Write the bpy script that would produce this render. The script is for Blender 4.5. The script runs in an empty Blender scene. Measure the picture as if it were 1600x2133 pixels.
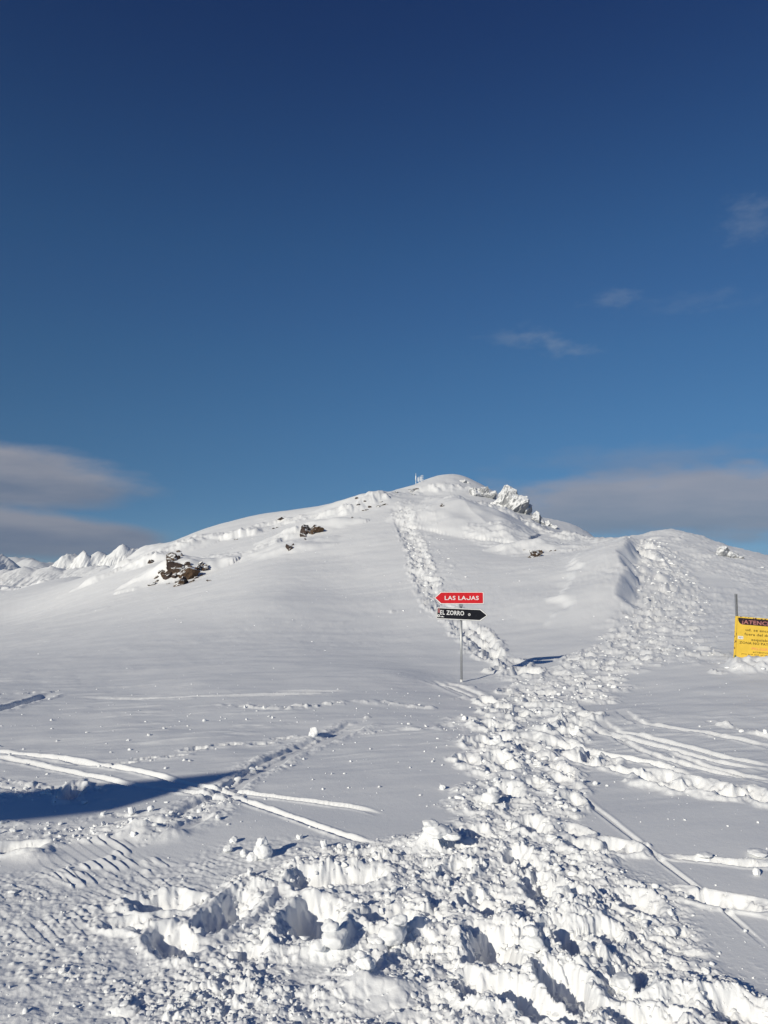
import bpy, math, random
import numpy as np
from mathutils import Vector, Matrix

# ------------------------------------------------------------------ camera
sc = bpy.context.scene
F = 1611.0                                   # focal length in photo pixels (photo 1600 x 2133)
EYE = 1.6
HOR = 1200.0                                 # row of the horizon
PITCH = math.atan((HOR - 1066.5) / F)
cam_d = bpy.data.cameras.new('camera')
cam = bpy.data.objects.new('camera', cam_d)
sc.collection.objects.link(cam)
cam_d.sensor_fit = 'VERTICAL'
cam_d.sensor_height = 24.0
cam_d.lens = 12.0 / (1066.5 / F)
cam_d.clip_start = 0.1
cam_d.clip_end = 60000
cam.location = (0, 0, EYE)
cam.rotation_euler = (math.radians(90) + PITCH, 0, 0)
sc.camera = cam

# ------------------------------------------------------------------ light
SUN_EL, SUN_AZ = math.radians(22), math.radians(38)      # shadows run along azimuth SUN_AZ
to_sun = Vector((-math.sin(SUN_AZ) * math.cos(SUN_EL), -math.cos(SUN_AZ) * math.cos(SUN_EL), math.sin(SUN_EL)))
ld = bpy.data.lights.new('sun', 'SUN')
ld.energy = 3.75
ld.angle = math.radians(0.53)
ld.color = (1.0, 0.935, 0.785)
lo = bpy.data.objects.new('sun', ld)
sc.collection.objects.link(lo)
lo.rotation_euler = to_sun.to_track_quat('Z', 'Y').to_euler()
lo.location = (0, 0, 60)

world = bpy.data.worlds.new('World')
sc.world = world
world.use_nodes = True
WN, WL = world.node_tree.nodes, world.node_tree.links
bg = WN['Background']
sky = WN.new('ShaderNodeTexSky')
sky.sky_type = 'NISHITA'
sky.sun_disc = False
sky.sun_elevation = SUN_EL
sky.sun_rotation = math.radians(180) + SUN_AZ
sky.altitude = 3000
sky.air_density = 0.6
sky.dust_density = 0.0
sky.ozone_density = 6.0
bg.inputs[1].default_value = 0.10

def wm(op, a, b=None, c=None, clamp=False):
    n = WN.new('ShaderNodeMath'); n.operation = op; n.use_clamp = clamp
    for i, v in enumerate((a, b, c)):
        if v is None: continue
        if isinstance(v, (int, float)): n.inputs[i].default_value = v
        else: WL.new(v, n.inputs[i])
    return n.outputs[0]
def wsmooth(v, a, b):
    n = WN.new('ShaderNodeMapRange'); n.interpolation_type = 'SMOOTHSTEP'
    WL.new(v, n.inputs[0]); n.inputs[1].default_value = a; n.inputs[2].default_value = b
    return n.outputs[0]
def wmix(f, a, b, mode='MIX'):
    n = WN.new('ShaderNodeMix'); n.data_type = 'RGBA'; n.blend_type = mode
    if isinstance(f, (int, float)): n.inputs[0].default_value = f
    else: WL.new(f, n.inputs[0])
    for s, v in ((6, a), (7, b)):
        if isinstance(v, tuple): n.inputs[s].default_value = v
        else: WL.new(v, n.inputs[s])
    return n.outputs[2]
tc = WN.new('ShaderNodeTexCoord')
sep = WN.new('ShaderNodeSeparateXYZ'); WL.new(tc.outputs['Generated'], sep.inputs[0])
el = wm('MULTIPLY', wm('ARCSINE', sep.outputs[2]), 57.2958)
az = wm('MULTIPLY', wm('ARCTAN2', sep.outputs[0], sep.outputs[1]), 57.2958)
# deep, dry high-mountain air
ramp = WN.new('ShaderNodeValToRGB')
WL.new(wm('MAXIMUM', sep.outputs[2], 0.0), ramp.inputs[0])
ramp.color_ramp.interpolation = 'B_SPLINE'
cr = ramp.color_ramp.elements
stops = [(0.0, (.40, .45, .44)), (0.05, (.50, .57, .49)), (0.185, (.78, .93, .74)), (0.357, (.78, 1.08, 1.0)),
         (0.50, (.60, .86, .94)), (0.64, (.40, .58, .82))]
cr[0].position, cr[0].color = stops[0][0], stops[0][1] + (1,)
cr[1].position, cr[1].color = stops[-1][0], stops[-1][1] + (1,)
for p_, c_ in stops[1:-1]:
    e_ = cr.new(p_); e_.color = c_ + (1,)
skycol = wmix(1.0, sky.outputs[0], ramp.outputs[0], 'MULTIPLY')
# clouds: lens shaped banks low over the horizon and thin wisps above
comb = WN.new('ShaderNodeCombineXYZ')
WL.new(az, comb.inputs[0]); WL.new(el, comb.inputs[1])
def wnoise(sx, sy, off, detail=5, rough=.55):
    mp = WN.new('ShaderNodeMapping'); WL.new(comb.outputs[0], mp.inputs[0])
    mp.inputs['Scale'].default_value = (sx, sy, 1); mp.inputs['Location'].default_value = (off, off * 1.7, off * .3)
    n = WN.new('ShaderNodeTexNoise'); n.inputs['Scale'].default_value = 1.0
    n.inputs['Detail'].default_value = detail; n.inputs['Roughness'].default_value = rough
    WL.new(mp.outputs[0], n.inputs['Vector'])
    return wm('SUBTRACT', n.outputs[0], 0.5)
n_big, n_fine = wnoise(.16, .55, 3.1), wnoise(.5, 1.3, 8.4, 6, .6)
n_col = wnoise(.12, .7, 5.5, 4)
def bank(a0, e0, ra, re, kn, width, opac, power=2.0, slope=0.0):
    da = wm('DIVIDE', wm('SUBTRACT', az, a0), ra)
    ee = wm('SUBTRACT', el, wm('ADD', wm('MULTIPLY', wm('SUBTRACT', az, a0), slope), e0))
    de = wm('DIVIDE', ee, re)
    q = wm('ADD', wm('POWER', wm('ABSOLUTE', da), power), wm('POWER', wm('ABSOLUTE', de), 2.0))
    d = wm('SUBTRACT', 1.0, wm('SQRT', q))
    d = wm('ADD', d, wm('MULTIPLY', n_big, kn * 1.3)); d = wm('ADD', d, wm('MULTIPLY', n_fine, kn * .45))
    return wm('MULTIPLY', wsmooth(d, 0.0, width), opac), de
S = 1.0 / 0.10                                # cloud radiance is given for strength 1
def cc(r, g, b): return (r * S, g * S, b * S, 1)
def add_bank(base, m, de, hi, lo_):
    t = wm('ADD', wm('MULTIPLY', de, .55), wm('MULTIPLY', n_col, 1.1)); t = wsmooth(t, -.55, .55)
    return wmix(m, base, wmix(t, cc(*lo_), cc(*hi)))
col = skycol
HI, LO = (.31, .315, .36), (.13, .175, .26)
for args, hi, lo_ in (
    ((-30.0, 6.85, 14.5, 2.75, .42, .42, .93, 2.2, -.075), HI, LO),       # upper lens cloud, left
    ((-29.0, 3.05, 15.4, 1.95, .34, .36, .94, 2.6, -.05), (.26, .275, .33), (.105, .15, .24)),
    ((24, 5.0, 20, 3.0, .60, .50, .88, 2.4, -.01), (.32, .33, .385), (.17, .225, .31)),   # bank on the right
    ((19.0, 8.0, 11.0, 1.7, 1.4, .9, .42, 2.0, .03), (.23, .27, .36), (.16, .22, .33)),
    ((-75.0, 4.5, 30.0, 2.2, .8, .4, .85, 2.0, 0), HI, LO),               # the same weather goes on outside the frame
    ((70.0, 4.8, 28.0, 2.4, .8, .4, .85, 2.0, 0), HI, LO),
    ((150.0, 4.0, 30.0, 2.0, .9, .4, .8, 2.0, 0), HI, LO),
    ((-150.0, 5.0, 24.0, 2.0, .9, .4, .8, 2.0, 0), HI, LO)):
    m_, de_ = bank(*args)
    col = add_bank(col, m_, de_, hi, lo_)
n_wisp = wnoise(.55, 1.2, 15.3, 7, .62)
for a0, e0, ra, re, op, sl in ((13.2, 16.5, 4.0, 1.1, .30, -.34), (17.0, 19.4, 3.2, .9, .22, .0), (9.5, 17.1, 3.4, .8, .20, -.12),
                               (26.5, 23.3, 3.0, 2.3, .20, .1), (32.0, 24.0, 6.0, 3.0, .3, .1), (22, 18.6, 6, 1.2, .12, 0)):
    da = wm('DIVIDE', wm('SUBTRACT', az, a0), ra)
    de = wm('DIVIDE', wm('SUBTRACT', el, wm('ADD', wm('MULTIPLY', wm('SUBTRACT', az, a0), sl), e0)), re)
    d = wm('SUBTRACT', 1.0, wm('SQRT', wm('ADD', wm('MULTIPLY', da, da), wm('MULTIPLY', de, de))))
    d = wm('ADD', d, wm('MULTIPLY', n_wisp, 2.6))
    m_ = wm('MULTIPLY', wsmooth(d, 0.1, 1.3), op)
    m_ = wm('MULTIPLY', m_, wsmooth(wm('ADD', wm('MULTIPLY', da, da), wm('MULTIPLY', de, de)), 2.2, .2))
    col = wmix(m_, col, cc(.25, .31, .40))
WL.new(col, bg.inputs[0])

sc.view_settings.view_transform = 'Standard'
sc.view_settings.look = 'None'
sc.view_settings.gamma = 1.0
sc.view_settings.use_curve_mapping = False
sc.view_settings.exposure = 0.0
sc.cycles.max_bounces = 6
sc.cycles.diffuse_bounces = 4

# ------------------------------------------------------------------ helpers
rnd = random.Random(7)
rng = np.random.default_rng(7)
COL = sc.collection

def link(o, parent=None):
    COL.objects.link(o)
    if parent is not None: o.parent = parent
    return o
def tag(o, label=None, cat=None, group=None, kind=None):
    if label: o['label'] = label
    if cat: o['category'] = cat
    if group: o['group'] = group
    if kind: o['kind'] = kind
    return o
def empty(name, loc, rot=(0, 0, 0)):
    o = bpy.data.objects.new(name, None); o.empty_display_size = .2
    o.location = loc; o.rotation_euler = rot
    return link(o)
def np_mesh(name, V, Fc, mat, smooth=True):
    """V (n,3), Fc (m,k) all faces the same size"""
    me = bpy.data.meshes.new(name)
    V = np.asarray(V, np.float32); Fc = np.asarray(Fc, np.int32)
    k = Fc.shape[1]
    me.vertices.add(len(V)); me.vertices.foreach_set('co', V.ravel())
    me.loops.add(Fc.size); me.loops.foreach_set('vertex_index', Fc.ravel())
    me.polygons.add(len(Fc)); me.polygons.foreach_set('loop_start', np.arange(0, Fc.size, k, dtype=np.int32))
    me.polygons.foreach_set('use_smooth', np.full(len(Fc), smooth, bool))
    me.update(calc_edges=True)
    if mat: me.materials.append(mat)
    return me
def py_mesh(name, V, Fc, mat, smooth=False):
    me = bpy.data.meshes.new(name); me.from_pydata([tuple(v) for v in V], [], Fc)
    me.update()
    if mat: me.materials.append(mat)
    if smooth: me.polygons.foreach_set('use_smooth', [True] * len(me.polygons))
    return me
def mobj(name, me, parent=None, loc=(0, 0, 0), rot=(0, 0, 0)):
    o = bpy.data.objects.new(name, me); o.location = loc; o.rotation_euler = rot
    return link(o, parent)

# gradient noise, cellular noise on arrays
def _hash(ix, iy, seed):
    h = (ix.astype(np.int64) * 374761393 + iy.astype(np.int64) * 668265263 + seed * 1274126177) & 0xffffffff
    h = ((h ^ (h >> 13)) * 1274126177) & 0xffffffff
    return ((h ^ (h >> 16)) & 0xffffff).astype(np.float32) / float(0x1000000)
def pn(x, y, seed=0):
    x = np.asarray(x, np.float32); y = np.asarray(y, np.float32)
    fx, fy = np.floor(x), np.floor(y); ix, iy = fx.astype(np.int64), fy.astype(np.int64)
    dx, dy = x - fx, y - fy
    def g(ox, oy):
        a = _hash(ix + ox, iy + oy, seed) * 6.2831853
        return np.cos(a) * (dx - ox) + np.sin(a) * (dy - oy)
    u = dx * dx * dx * (dx * (dx * 6 - 15) + 10); v = dy * dy * dy * (dy * (dy * 6 - 15) + 10)
    a = g(0, 0); b = g(1, 0); c = g(0, 1); d = g(1, 1)
    return ((a * (1 - u) + b * u) * (1 - v) + (c * (1 - u) + d * u) * v) * 1.5
def fbm(x, y, octv=4, seed=0, gain=.5):
    s = 0; a = 1.0
    for i in range(octv):
        s = s + a * pn(x * 2.0 ** i, y * 2.0 ** i, seed + i * 17); a *= gain
    return s
def ridged(x, y, octv=4, seed=0, gain=.5):
    s = 0; a = 1.0
    for i in range(octv):
        s = s + a * (1 - 2 * np.abs(pn(x * 2.0 ** i, y * 2.0 ** i, seed + i * 17))); a *= gain
    return s
def cells(x, y, seed=0):
    """distance to the nearest cell point, and a random value of that cell"""
    fx, fy = np.floor(x), np.floor(y); ix, iy = fx.astype(np.int64), fy.astype(np.int64)
    best = np.full(np.shape(x), 9.0, np.float32); rv = np.zeros(np.shape(x), np.float32)
    sxo = np.zeros_like(best); syo = np.zeros_like(best)
    for ox in (-1, 0, 1):
        for oy in (-1, 0, 1):
            px_ = ox + .15 + .7 * _hash(ix + ox, iy + oy, seed) - (x - fx)
            py_ = oy + .15 + .7 * _hash(ix + ox, iy + oy, seed + 5) - (y - fy)
            d = px_ * px_ + py_ * py_
            m = d < best
            best = np.where(m, d, best); rv = np.where(m, _hash(ix + ox, iy + oy, seed + 9), rv)
            sxo = np.where(m, px_, sxo); syo = np.where(m, py_, syo)
    return np.sqrt(best), rv, sxo, syo
def sstep(a, b, x):
    t = np.clip((x - a) / (b - a), 0, 1)
    return t * t * (3 - 2 * t)

# ------------------------------------------------------------------ base relief
def ray(px, py):
    a = (px - 800.0) / F; b = (1066.5 - py) / F
    dy = math.cos(PITCH) - b * math.sin(PITCH)
    dz = math.sin(PITCH) + b * math.cos(PITCH)
    return a / dy, dz / dy                     # X/Y, dz/Y
ctl = []                                      # (theta, ln r, z/r)
def near(D): return D if D < 25 else 25 + (D - 25) * .72
def cp(px, py, D):
    D = near(D)
    u, e = ray(px, py)
    X, Y, Z = u * D, D, EYE + e * D
    r = math.hypot(X, Y)
    ctl.append((math.atan2(X, Y), math.log(r), Z / r))
def cz(px, D, z):
    u, _ = ray(px, 1200); r = math.hypot(u * D, D)
    ctl.append((math.atan(u), math.log(r), z / r))
for px in (-200, 200, 600, 1000, 1400, 1800):
    for D in (1.2, 2.5, 4.5, 7.5): cz(px, D, 0.0)
for px, prof in {
    -250: ((1460, 10), (1375, 26), (1300, 55), (1255, 115)),
    0:    ((1450, 11), (1350, 27), (1335, 32), (1292, 58), (1240, 100), (1219, 125)),
    150:  ((1440, 11.5), (1328, 27), (1312, 33), (1262, 52), (1200, 100)),
    300:  ((1430, 12), (1302, 27), (1285, 33), (1222, 50), (1190, 58), (1152, 76)),
    420:  ((1420, 12), (1280, 28), (1200, 50), (1150, 62), (1104, 82)),
    560:  ((1420, 12), (1252, 28), (1190, 41), (1140, 55), (1098, 72), (1073, 92)),
    700:  ((1410, 12.5), (1310, 22), (1230, 33), (1160, 46), (1095, 62), (1055, 86)),
    745:  ((1130, 50), (1037, 78)),
    800:  ((1405, 12.8), (1300, 23), (1200, 36), (1110, 53), (1026, 84)),
    880:  ((1300, 22.5), (1180, 37), (1090, 57), (1030, 78), (1003, 94)),
    962:  ((1422, 13), (1370, 16.2), (1290, 22.5), (1200, 33), (1120, 50), (1050, 71), (994, 100)),
    1050: ((1400, 14), (1290, 22), (1200, 33), (1140, 45), (1075, 66), (1035, 88)),
    1120: ((1366, 15.8), (1270, 23), (1185, 35), (1110, 57), (1078, 78)),
    1200: ((1350, 16.3), (1250, 25), (1170, 38), (1120, 54), (1093, 75)),
    1310: ((1350, 15.8), (1290, 20), (1200, 29), (1140, 40), (1120, 50)),
    1400: ((1350, 15.2), (1290, 20), (1200, 29), (1140, 38), (1103, 52)),
    1500: ((1365, 14), (1290, 19.5), (1210, 28), (1160, 36), (1138, 50)),
    1600: ((1382, 13), (1300, 18.5), (1230, 26), (1190, 34), (1169, 48)),
    1850: ((1385, 13), (1300, 18.5), (1240, 26), (1195, 42)),
    }.items():
    for py, D in prof: cp(px, py, D)
    D = near(prof[-1][1]); zt = EYE + ray(px, prof[-1][0])[1] * D
    cz(px, D * 1.22, zt - D * .035); cz(px, D * 1.7, zt - D * .16); cz(px, D * 3, zt - D * .5)
C = np.array(ctl)
K = 1.6                                        # angle weight
def _phi(d2): return np.where(d2 > 1e-12, d2 * np.log(np.maximum(d2, 1e-12)), 0)
_n = len(C)
_d2 = (K * (C[:, None, 0] - C[None, :, 0])) ** 2 + (C[:, None, 1] - C[None, :, 1]) ** 2
A = np.zeros((_n + 3, _n + 3)); A[:_n, :_n] = _phi(_d2) + np.eye(_n) * 2e-3
A[:_n, _n] = 1; A[:_n, _n + 1] = C[:, 0] * K; A[:_n, _n + 2] = C[:, 1]; A[_n:, :_n] = A[:_n, _n:].T
W = np.linalg.solve(A, np.concatenate([C[:, 2], [0, 0, 0]]))
def base_h(th, lr):
    th = np.asarray(th, np.float64); lr = np.asarray(lr, np.float64)
    shp = th.shape; t = np.clip(th.ravel(), -.62, .62); l = np.minimum(lr.ravel(), 5.9)
    out = np.empty(t.size)
    for i in range(0, t.size, 60000):
        a, b = t[i:i + 60000], l[i:i + 60000]
        d2 = (K * (a[:, None] - C[None, :, 0])) ** 2 + (b[:, None] - C[None, :, 1]) ** 2
        out[i:i + 60000] = _phi(d2) @ W[:_n] + W[_n] + W[_n + 1] * K * a + W[_n + 2] * b
    r = np.exp(lr.ravel())
    z = out * np.exp(l)
    zfar = -25 - 100 * (1 - np.exp(-r / 900.0))
    z = z * (1 - sstep(130, 330, r)) + zfar * sstep(130, 330, r)
    back = -2.5 * sstep(30, 120, r) - 60 * sstep(90, 900, r)
    wf = 1 - sstep(.60, .95, np.abs(th.ravel()))
    z = z * wf + back * (1 - wf)
    z = z * sstep(.3, 2.0, r)
    return z.reshape(shp)

# grid: dense inside the view, coarse round about
inner = np.linspace(-math.radians(28.6), math.radians(28.6), 961)
side = math.radians(28.6) + (math.pi * 2 - 2 * math.radians(28.6)) * (np.linspace(0, 1, 42)[1:-1])
TH = np.concatenate([inner, side])             # closed ring
R = np.concatenate([
    [.35, .8, 1.2, 1.6, 2.0, 2.3],
    2577.0 / (np.linspace(2230, 1600, 560)[:-1] - 1200),
    2577.0 / (np.linspace(1600, 1290, 335)[:-1] - 1200),
    np.exp(np.linspace(math.log(28.6), math.log(135), 310))[:-1],
    np.exp(np.linspace(math.log(135), math.log(16000), 45))])
NT, NR = len(TH), len(R)
T2, R2 = np.meshgrid(TH, R)
Tw = np.where(T2 > math.pi, T2 - 2 * math.pi, T2)
LR = np.log(R2)
X = R2 * np.sin(T2); Y = R2 * np.cos(T2)
# coarse evaluation of the smooth base, then bilinear
sub_t = np.linspace(-math.pi, math.pi, 901); sub_r = np.linspace(math.log(.3), math.log(16100), 700)
BT, BR = np.meshgrid(sub_t, sub_r)
BASE = base_h(BT, BR)
def bilin(grid, t, l):
    a = (t - sub_t[0]) / (sub_t[1] - sub_t[0]); b = (l - sub_r[0]) / (sub_r[1] - sub_r[0])
    a = np.clip(a, 0, len(sub_t) - 1.001); b = np.clip(b, 0, len(sub_r) - 1.001)
    i, j = a.astype(int), b.astype(int); fa, fb = a - i, b - j
    return (grid[j, i] * (1 - fa) + grid[j, i + 1] * fa) * (1 - fb) + (grid[j + 1, i] * (1 - fa) + grid[j + 1, i + 1] * fa) * fb
def base_xy(x, y):
    return bilin(BASE, np.arctan2(x, y), np.log(np.hypot(x, y) + 1e-6))
Z0 = bilin(BASE, Tw, LR)
def ground(px, py):
    """where the line of sight through a photo pixel first meets the smooth base"""
    u, e = ray(px, py)
    D = np.exp(np.linspace(math.log(1.5), math.log(200), 3000))
    g = base_xy(u * D, D) - (EYE + e * D)
    k = np.argmax(g > 0) if (g > 0).any() else int(np.argmax(g))
    return (u * D[k], D[k])
def gp(pts): return np.array([ground(p[0], p[1]) for p in pts])

# ------------------------------------------------------------------ surface features
H = np.zeros_like(Z0)
act = (np.abs(Tw) < .53) & (R2 < 140)
AX, AY = X[act].astype(np.float32), Y[act].astype(np.float32)
AR = R2[act].astype(np.float32)
h = np.zeros(AX.size, np.float32)
wx = AX + .25 * pn(AX * 1.3, AY * 1.3, 3) ; wy = AY + .25 * pn(AX * 1.3, AY * 1.3, 4)

def poly_d(P, X_=None, Y_=None, pad=2.0, closed=False):
    """distance, signed side, and arc position to a polyline, for points near it"""
    X_ = AX if X_ is None else X_; Y_ = AY if Y_ is None else Y_
    m = np.nonzero((X_ > P[:, 0].min() - pad) & (X_ < P[:, 0].max() + pad) & (Y_ > P[:, 1].min() - pad) & (Y_ < P[:, 1].max() + pad))[0]
    x, y = X_[m], Y_[m]
    best = np.full(m.size, 1e9, np.float32); sg = np.zeros(m.size, np.float32); arc = np.zeros(m.size, np.float32)
    L = 0
    for i in range(len(P) - 1):
        ax, ay = P[i]; bx, by = P[i + 1]; vx, vy = bx - ax, by - ay; l2 = vx * vx + vy * vy + 1e-9
        t = np.clip(((x - ax) * vx + (y - ay) * vy) / l2, 0, 1)
        dx, dy = x - ax - t * vx, y - ay - t * vy
        d = np.hypot(dx, dy); k = d < best
        best = np.where(k, d, best); sg = np.where(k, np.sign(vx * dy - vy * dx), sg); arc = np.where(k, L + t * math.sqrt(l2), arc)
        L += math.sqrt(l2)
    return m, best, sg, arc, L
def smooth_path(pts, n=6):
    P = np.array(pts, float); out = []
    Q = np.vstack([2 * P[0] - P[1], P, 2 * P[-1] - P[-2]])
    for i in range(1, len(Q) - 2):
        for t in np.linspace(0, 1, n, endpoint=False):
            out.append(.5 * ((2 * Q[i]) + (-Q[i - 1] + Q[i + 1]) * t + (2 * Q[i - 1] - 5 * Q[i] + 4 * Q[i + 1] - Q[i + 2]) * t * t
                             + (-Q[i - 1] + 3 * Q[i] - 3 * Q[i + 1] + Q[i + 2]) * t ** 3))
    out.append(Q[-2])
    return np.array(out)

churn = np.zeros(AX.size, np.float32)          # how much the snow is trodden
def add_churn(pts, amt=1.0, soft=.6):
    """pts: (px, py, half width in photo pixels)"""
    global churn
    P = gp(pts); hw = np.array([p[2] * g[1] / F for p, g in zip(pts, P)])
    m, d, sg, arc, L = poly_d(P, pad=float(hw.max()) * 2 + .5)
    S_ = np.concatenate([[0], np.cumsum(np.hypot(*np.diff(P, axis=0).T))])
    w = np.interp(arc, S_, hw)
    d = d + w * .55 * fbm(AX[m] * 1.1 / max(.4, w.mean()), AY[m] * 1.1 / max(.4, w.mean()), 3, 11)
    v = (1 - sstep(1 - soft, 1.15, d / w)) * amt
    churn[m] = np.maximum(churn[m], v)
add_churn([(1150, 2260, 900), (1130, 2080, 640), (1080, 1960, 470), (1080, 1860, 380), (1090, 1790, 290), (1085, 1700, 190), (1080, 1610, 150),
           (1090, 1530, 130), (1120, 1460, 150), (1190, 1422, 130), (1270, 1385, 110)])
add_churn([(1270, 1370, 120), (1350, 1325, 100), (1400, 1270, 85), (1395, 1220, 75), (1375, 1170, 60), (1345, 1135, 42)], .8)
add_churn([(1090, 1412, 45), (1040, 1378, 26), (1008, 1345, 34), (975, 1312, 36), (930, 1275, 36), (893, 1235, 24), (882, 1185, 30), (868, 1140, 27), (850, 1100, 26), (838, 1072, 24), (850, 1048, 26)], .8)
add_churn([(880, 1060, 26), (905, 1110, 30), (925, 1180, 28), (955, 1240, 26)], .33)
add_churn([(815, 1277, 6), (860, 1274, 12), (920, 1276, 30)], .7)
add_churn([(-60, 1640, 70), (80, 1650, 60), (170, 1660, 50), (230, 1640, 24)], .9)
add_churn([(-60, 1730, 60), (120, 1745, 55), (250, 1730, 60), (350, 1720, 42), (420, 1690, 30), (500, 1665, 26)], .8)
add_churn([(500, 1850, 60), (650, 1810, 70), (800, 1790, 90)], .75)
add_churn([(-80, 2090, 200), (300, 2060, 180), (600, 2010, 170)], .30)
add_churn([(-60, 1880, 110), (60, 1860, 80)], .26)
add_churn([(-40, 1447, 16), (60, 1445, 14), (112, 1441, 9)], .9)
add_churn([(460, 1470, 16), (600, 1478, 24), (740, 1462, 26), (880, 1470, 34)], .55)
add_churn([(-40, 1720, 40), (120, 1720, 40), (220, 1700, 30), (330, 1700, 30), (430, 1700, 22)], .6)
add_churn([(640, 1775, 30), (760, 1770, 40), (860, 1760, 50)], .5)
add_churn([(470, 1642, 9), (555, 1588, 9), (620, 1556, 8), (690, 1526, 9), (765, 1496, 10)], .6)
add_churn([(300, 1760, 20), (400, 1700, 20), (480, 1645, 14)], .6)
add_churn([(740, 1530, 10), (830, 1520, 18), (960, 1520, 40)], .6)
add_churn([(1480, 1505, 14), (1560, 1528, 22), (1660, 1545, 30)], .75)
add_churn([(1500, 1400, 30), (1600, 1400, 34), (1700, 1400, 30)], .8)
add_churn([(1420, 1330, 60), (1480, 1380, 60)], .55)
add_churn([(1520, 1180, 40), (1600, 1190, 50)], .35)
add_churn([(880, 1080, 30), (930, 1060, 30)], .38)
add_churn([(1080, 1145, 25), (1180, 1140, 40), (1270, 1135, 30)], .35)

# wind packed snow: faint waves and small sastrugi
h += .020 * fbm(AX * .35, AY * .5, 3, 21)
sd = (AX * .94 + AY * .34); sp = (-AX * .34 + AY * .94)
h += .012 * fbm(sd * .8, sp * 1.6, 3, 22) * sstep(4, 8, AR)
h += .011 * sstep(.15, .7, fbm(sd * 1.0, sp * 4.2, 4, 29)) * sstep(-.3, .4, pn(AX * .22, AY * .22, 28)) * sstep(5, 8, AR)
h += .007 * ridged(sd * .9, sp * 3.0, 3, 31) * sstep(-.2, .5, pn(AX * .18, AY * .18, 33)) * sstep(3, 8, AR)
# crusty relief, ledges and wind ribs on the upper slopes, by place
def place_mask(pts, soft=.7):
    P = gp(pts); hw = np.array([p[2] * g[1] / F for p, g in zip(pts, P)])
    m, d, sg, arc, L = poly_d(P, pad=float(hw.max()) * 1.6 + .5)
    S_ = np.concatenate([[0], np.cumsum(np.hypot(*np.diff(P, axis=0).T))]); w = np.interp(arc, S_, hw)
    d = d + w * .5 * fbm(AX[m] / w.mean(), AY[m] / w.mean(), 3, 12)
    out = np.zeros(AX.size, np.float32); out[m] = 1 - sstep(1 - soft, 1.1, d / w)
    return out
crust = np.zeros(AX.size, np.float32)
for pts, k_ in (([(250, 1185, 30), (330, 1165, 45), (420, 1125, 40), (500, 1115, 45), (590, 1088, 38), (700, 1068, 30)], 1.0),
                ([(430, 1165, 30), (520, 1150, 30), (600, 1120, 25)], .7),
                ([(720, 1070, 18), (770, 1052, 26), (830, 1030, 26), (900, 1020, 30), (980, 1020, 26)], .9),
                ([(930, 1060, 22), (1040, 1068, 24), (1110, 1095, 30), (1180, 1120, 35), (1260, 1130, 30)], 1.0),
                ([(1060, 1110, 40), (1090, 1160, 40), (980, 1110, 30)], .6),
                ([(1390, 1125, 35), (1450, 1150, 40), (1540, 1180, 40), (1640, 1200, 50)], .9),
                ([(0, 1225, 12), (90, 1205, 10)], .8)):
    crust = np.maximum(crust, place_mask(pts) * k_)
cmk = np.nonzero(crust > .01)[0]; ccx, ccy, csd, csp = AX[cmk], AY[cmk], sd[cmk], sp[cmk]
f1, rv, ox, oy = cells(csd * .55 + .3 * pn(ccx, ccy, 36), csp * .9, 38)
rel = .10 * ridged(csd * .30, csp * .8, 4, 37, .6) + .12 * np.clip(.62 - f1, 0, 1) * (rv > .6) + .22 * fbm(csd * .16, csp * .3, 3, 34) + .05 * ridged(csd * 1.2, csp * 2.6, 3, 39)
h[cmk] += crust[cmk] * rel * sstep(24, 50, AR[cmk])
# overhanging snow ledges, stepped towards the view
led = fbm(ccx * .16, ccy * .2, 5, 48, .6) * 2.2 + ccy * .055
fr_ = led - np.floor(led)
h[cmk] += crust[cmk] * .20 * np.where(fr_ < .7, fr_ / .7, (1 - fr_) / .3) * sstep(-.3, .4, fbm(ccx * .3, ccy * .3, 2, 49)) * sstep(40, 55, AR[cmk])
cr2 = sstep(15, 22, AR) * sstep(2.5, 6, AX - .10 * AY) * sstep(-.5, .2, fbm(AX * .2, AY * .2, 2, 41))
h += cr2 * (.028 * ridged(sd * 1.2, sp * 3.2, 3, 43) + .05 * sstep(.1, .8, fbm(sd * .9, sp * 2.6, 3, 45)))
h += .05 * sstep(28, 45, AR) * fbm(sd * .12, sp * .35, 3, 46)

# ---- drift with a broken face in the right middle distance
Pd = smooth_path(gp([(1308, 1132), (1302, 1160), (1296, 1200), (1288, 1240), (1278, 1280), (1268, 1315)]), 5)
m, d, sg, arc, L = poly_d(Pd, pad=14)
t = np.clip(arc / L, 0, 1)                     # 0 far top, 1 near foot
x, y = AX[m], AY[m]
dd = d * sg + .18 * fbm(x * .8, y * .8, 3, 51)
amp = (.40 + .68 * sstep(0, .32, t) - .66 * t) * sstep(1.0, .72, t) * sstep(-.02, .05, t + .0 * arc)
left = np.exp(-np.maximum(-dd * -1, 0) / 1.0)
LFT = (sg > 0) if Pd[-1, 1] < Pd[0, 1] else (sg < 0)
# positive side check: signed distance so that the right hand (east) side is positive
east = np.where((x - np.interp(y, Pd[::-1, 1], Pd[::-1, 0])) > 0, 1.0, -1.0)
dd = d * east + .30 * fbm(x * .4, y * .3, 3, 51)
prof = np.where(dd < 0, np.exp(-(np.abs(dd) / 3.0) ** 1.05), 1 - sstep(0.0, .72, dd) * .74 - sstep(.8, 2.8, dd) * .28)
h[m] += (amp * prof).astype(np.float32)
# blocks that slid off its face
bl = np.exp(-((dd - 1.15) / .5) ** 2) * sstep(.95, .5, t) * sstep(.05, .25, t)
f1, rv, ox, oy = cells(x * .9, y * .55, 53)
h[m] += (bl * (.13 * (rv > .35) * sstep(.52, .36, f1) * (1 + .8 * ox))).astype(np.float32)
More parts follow.
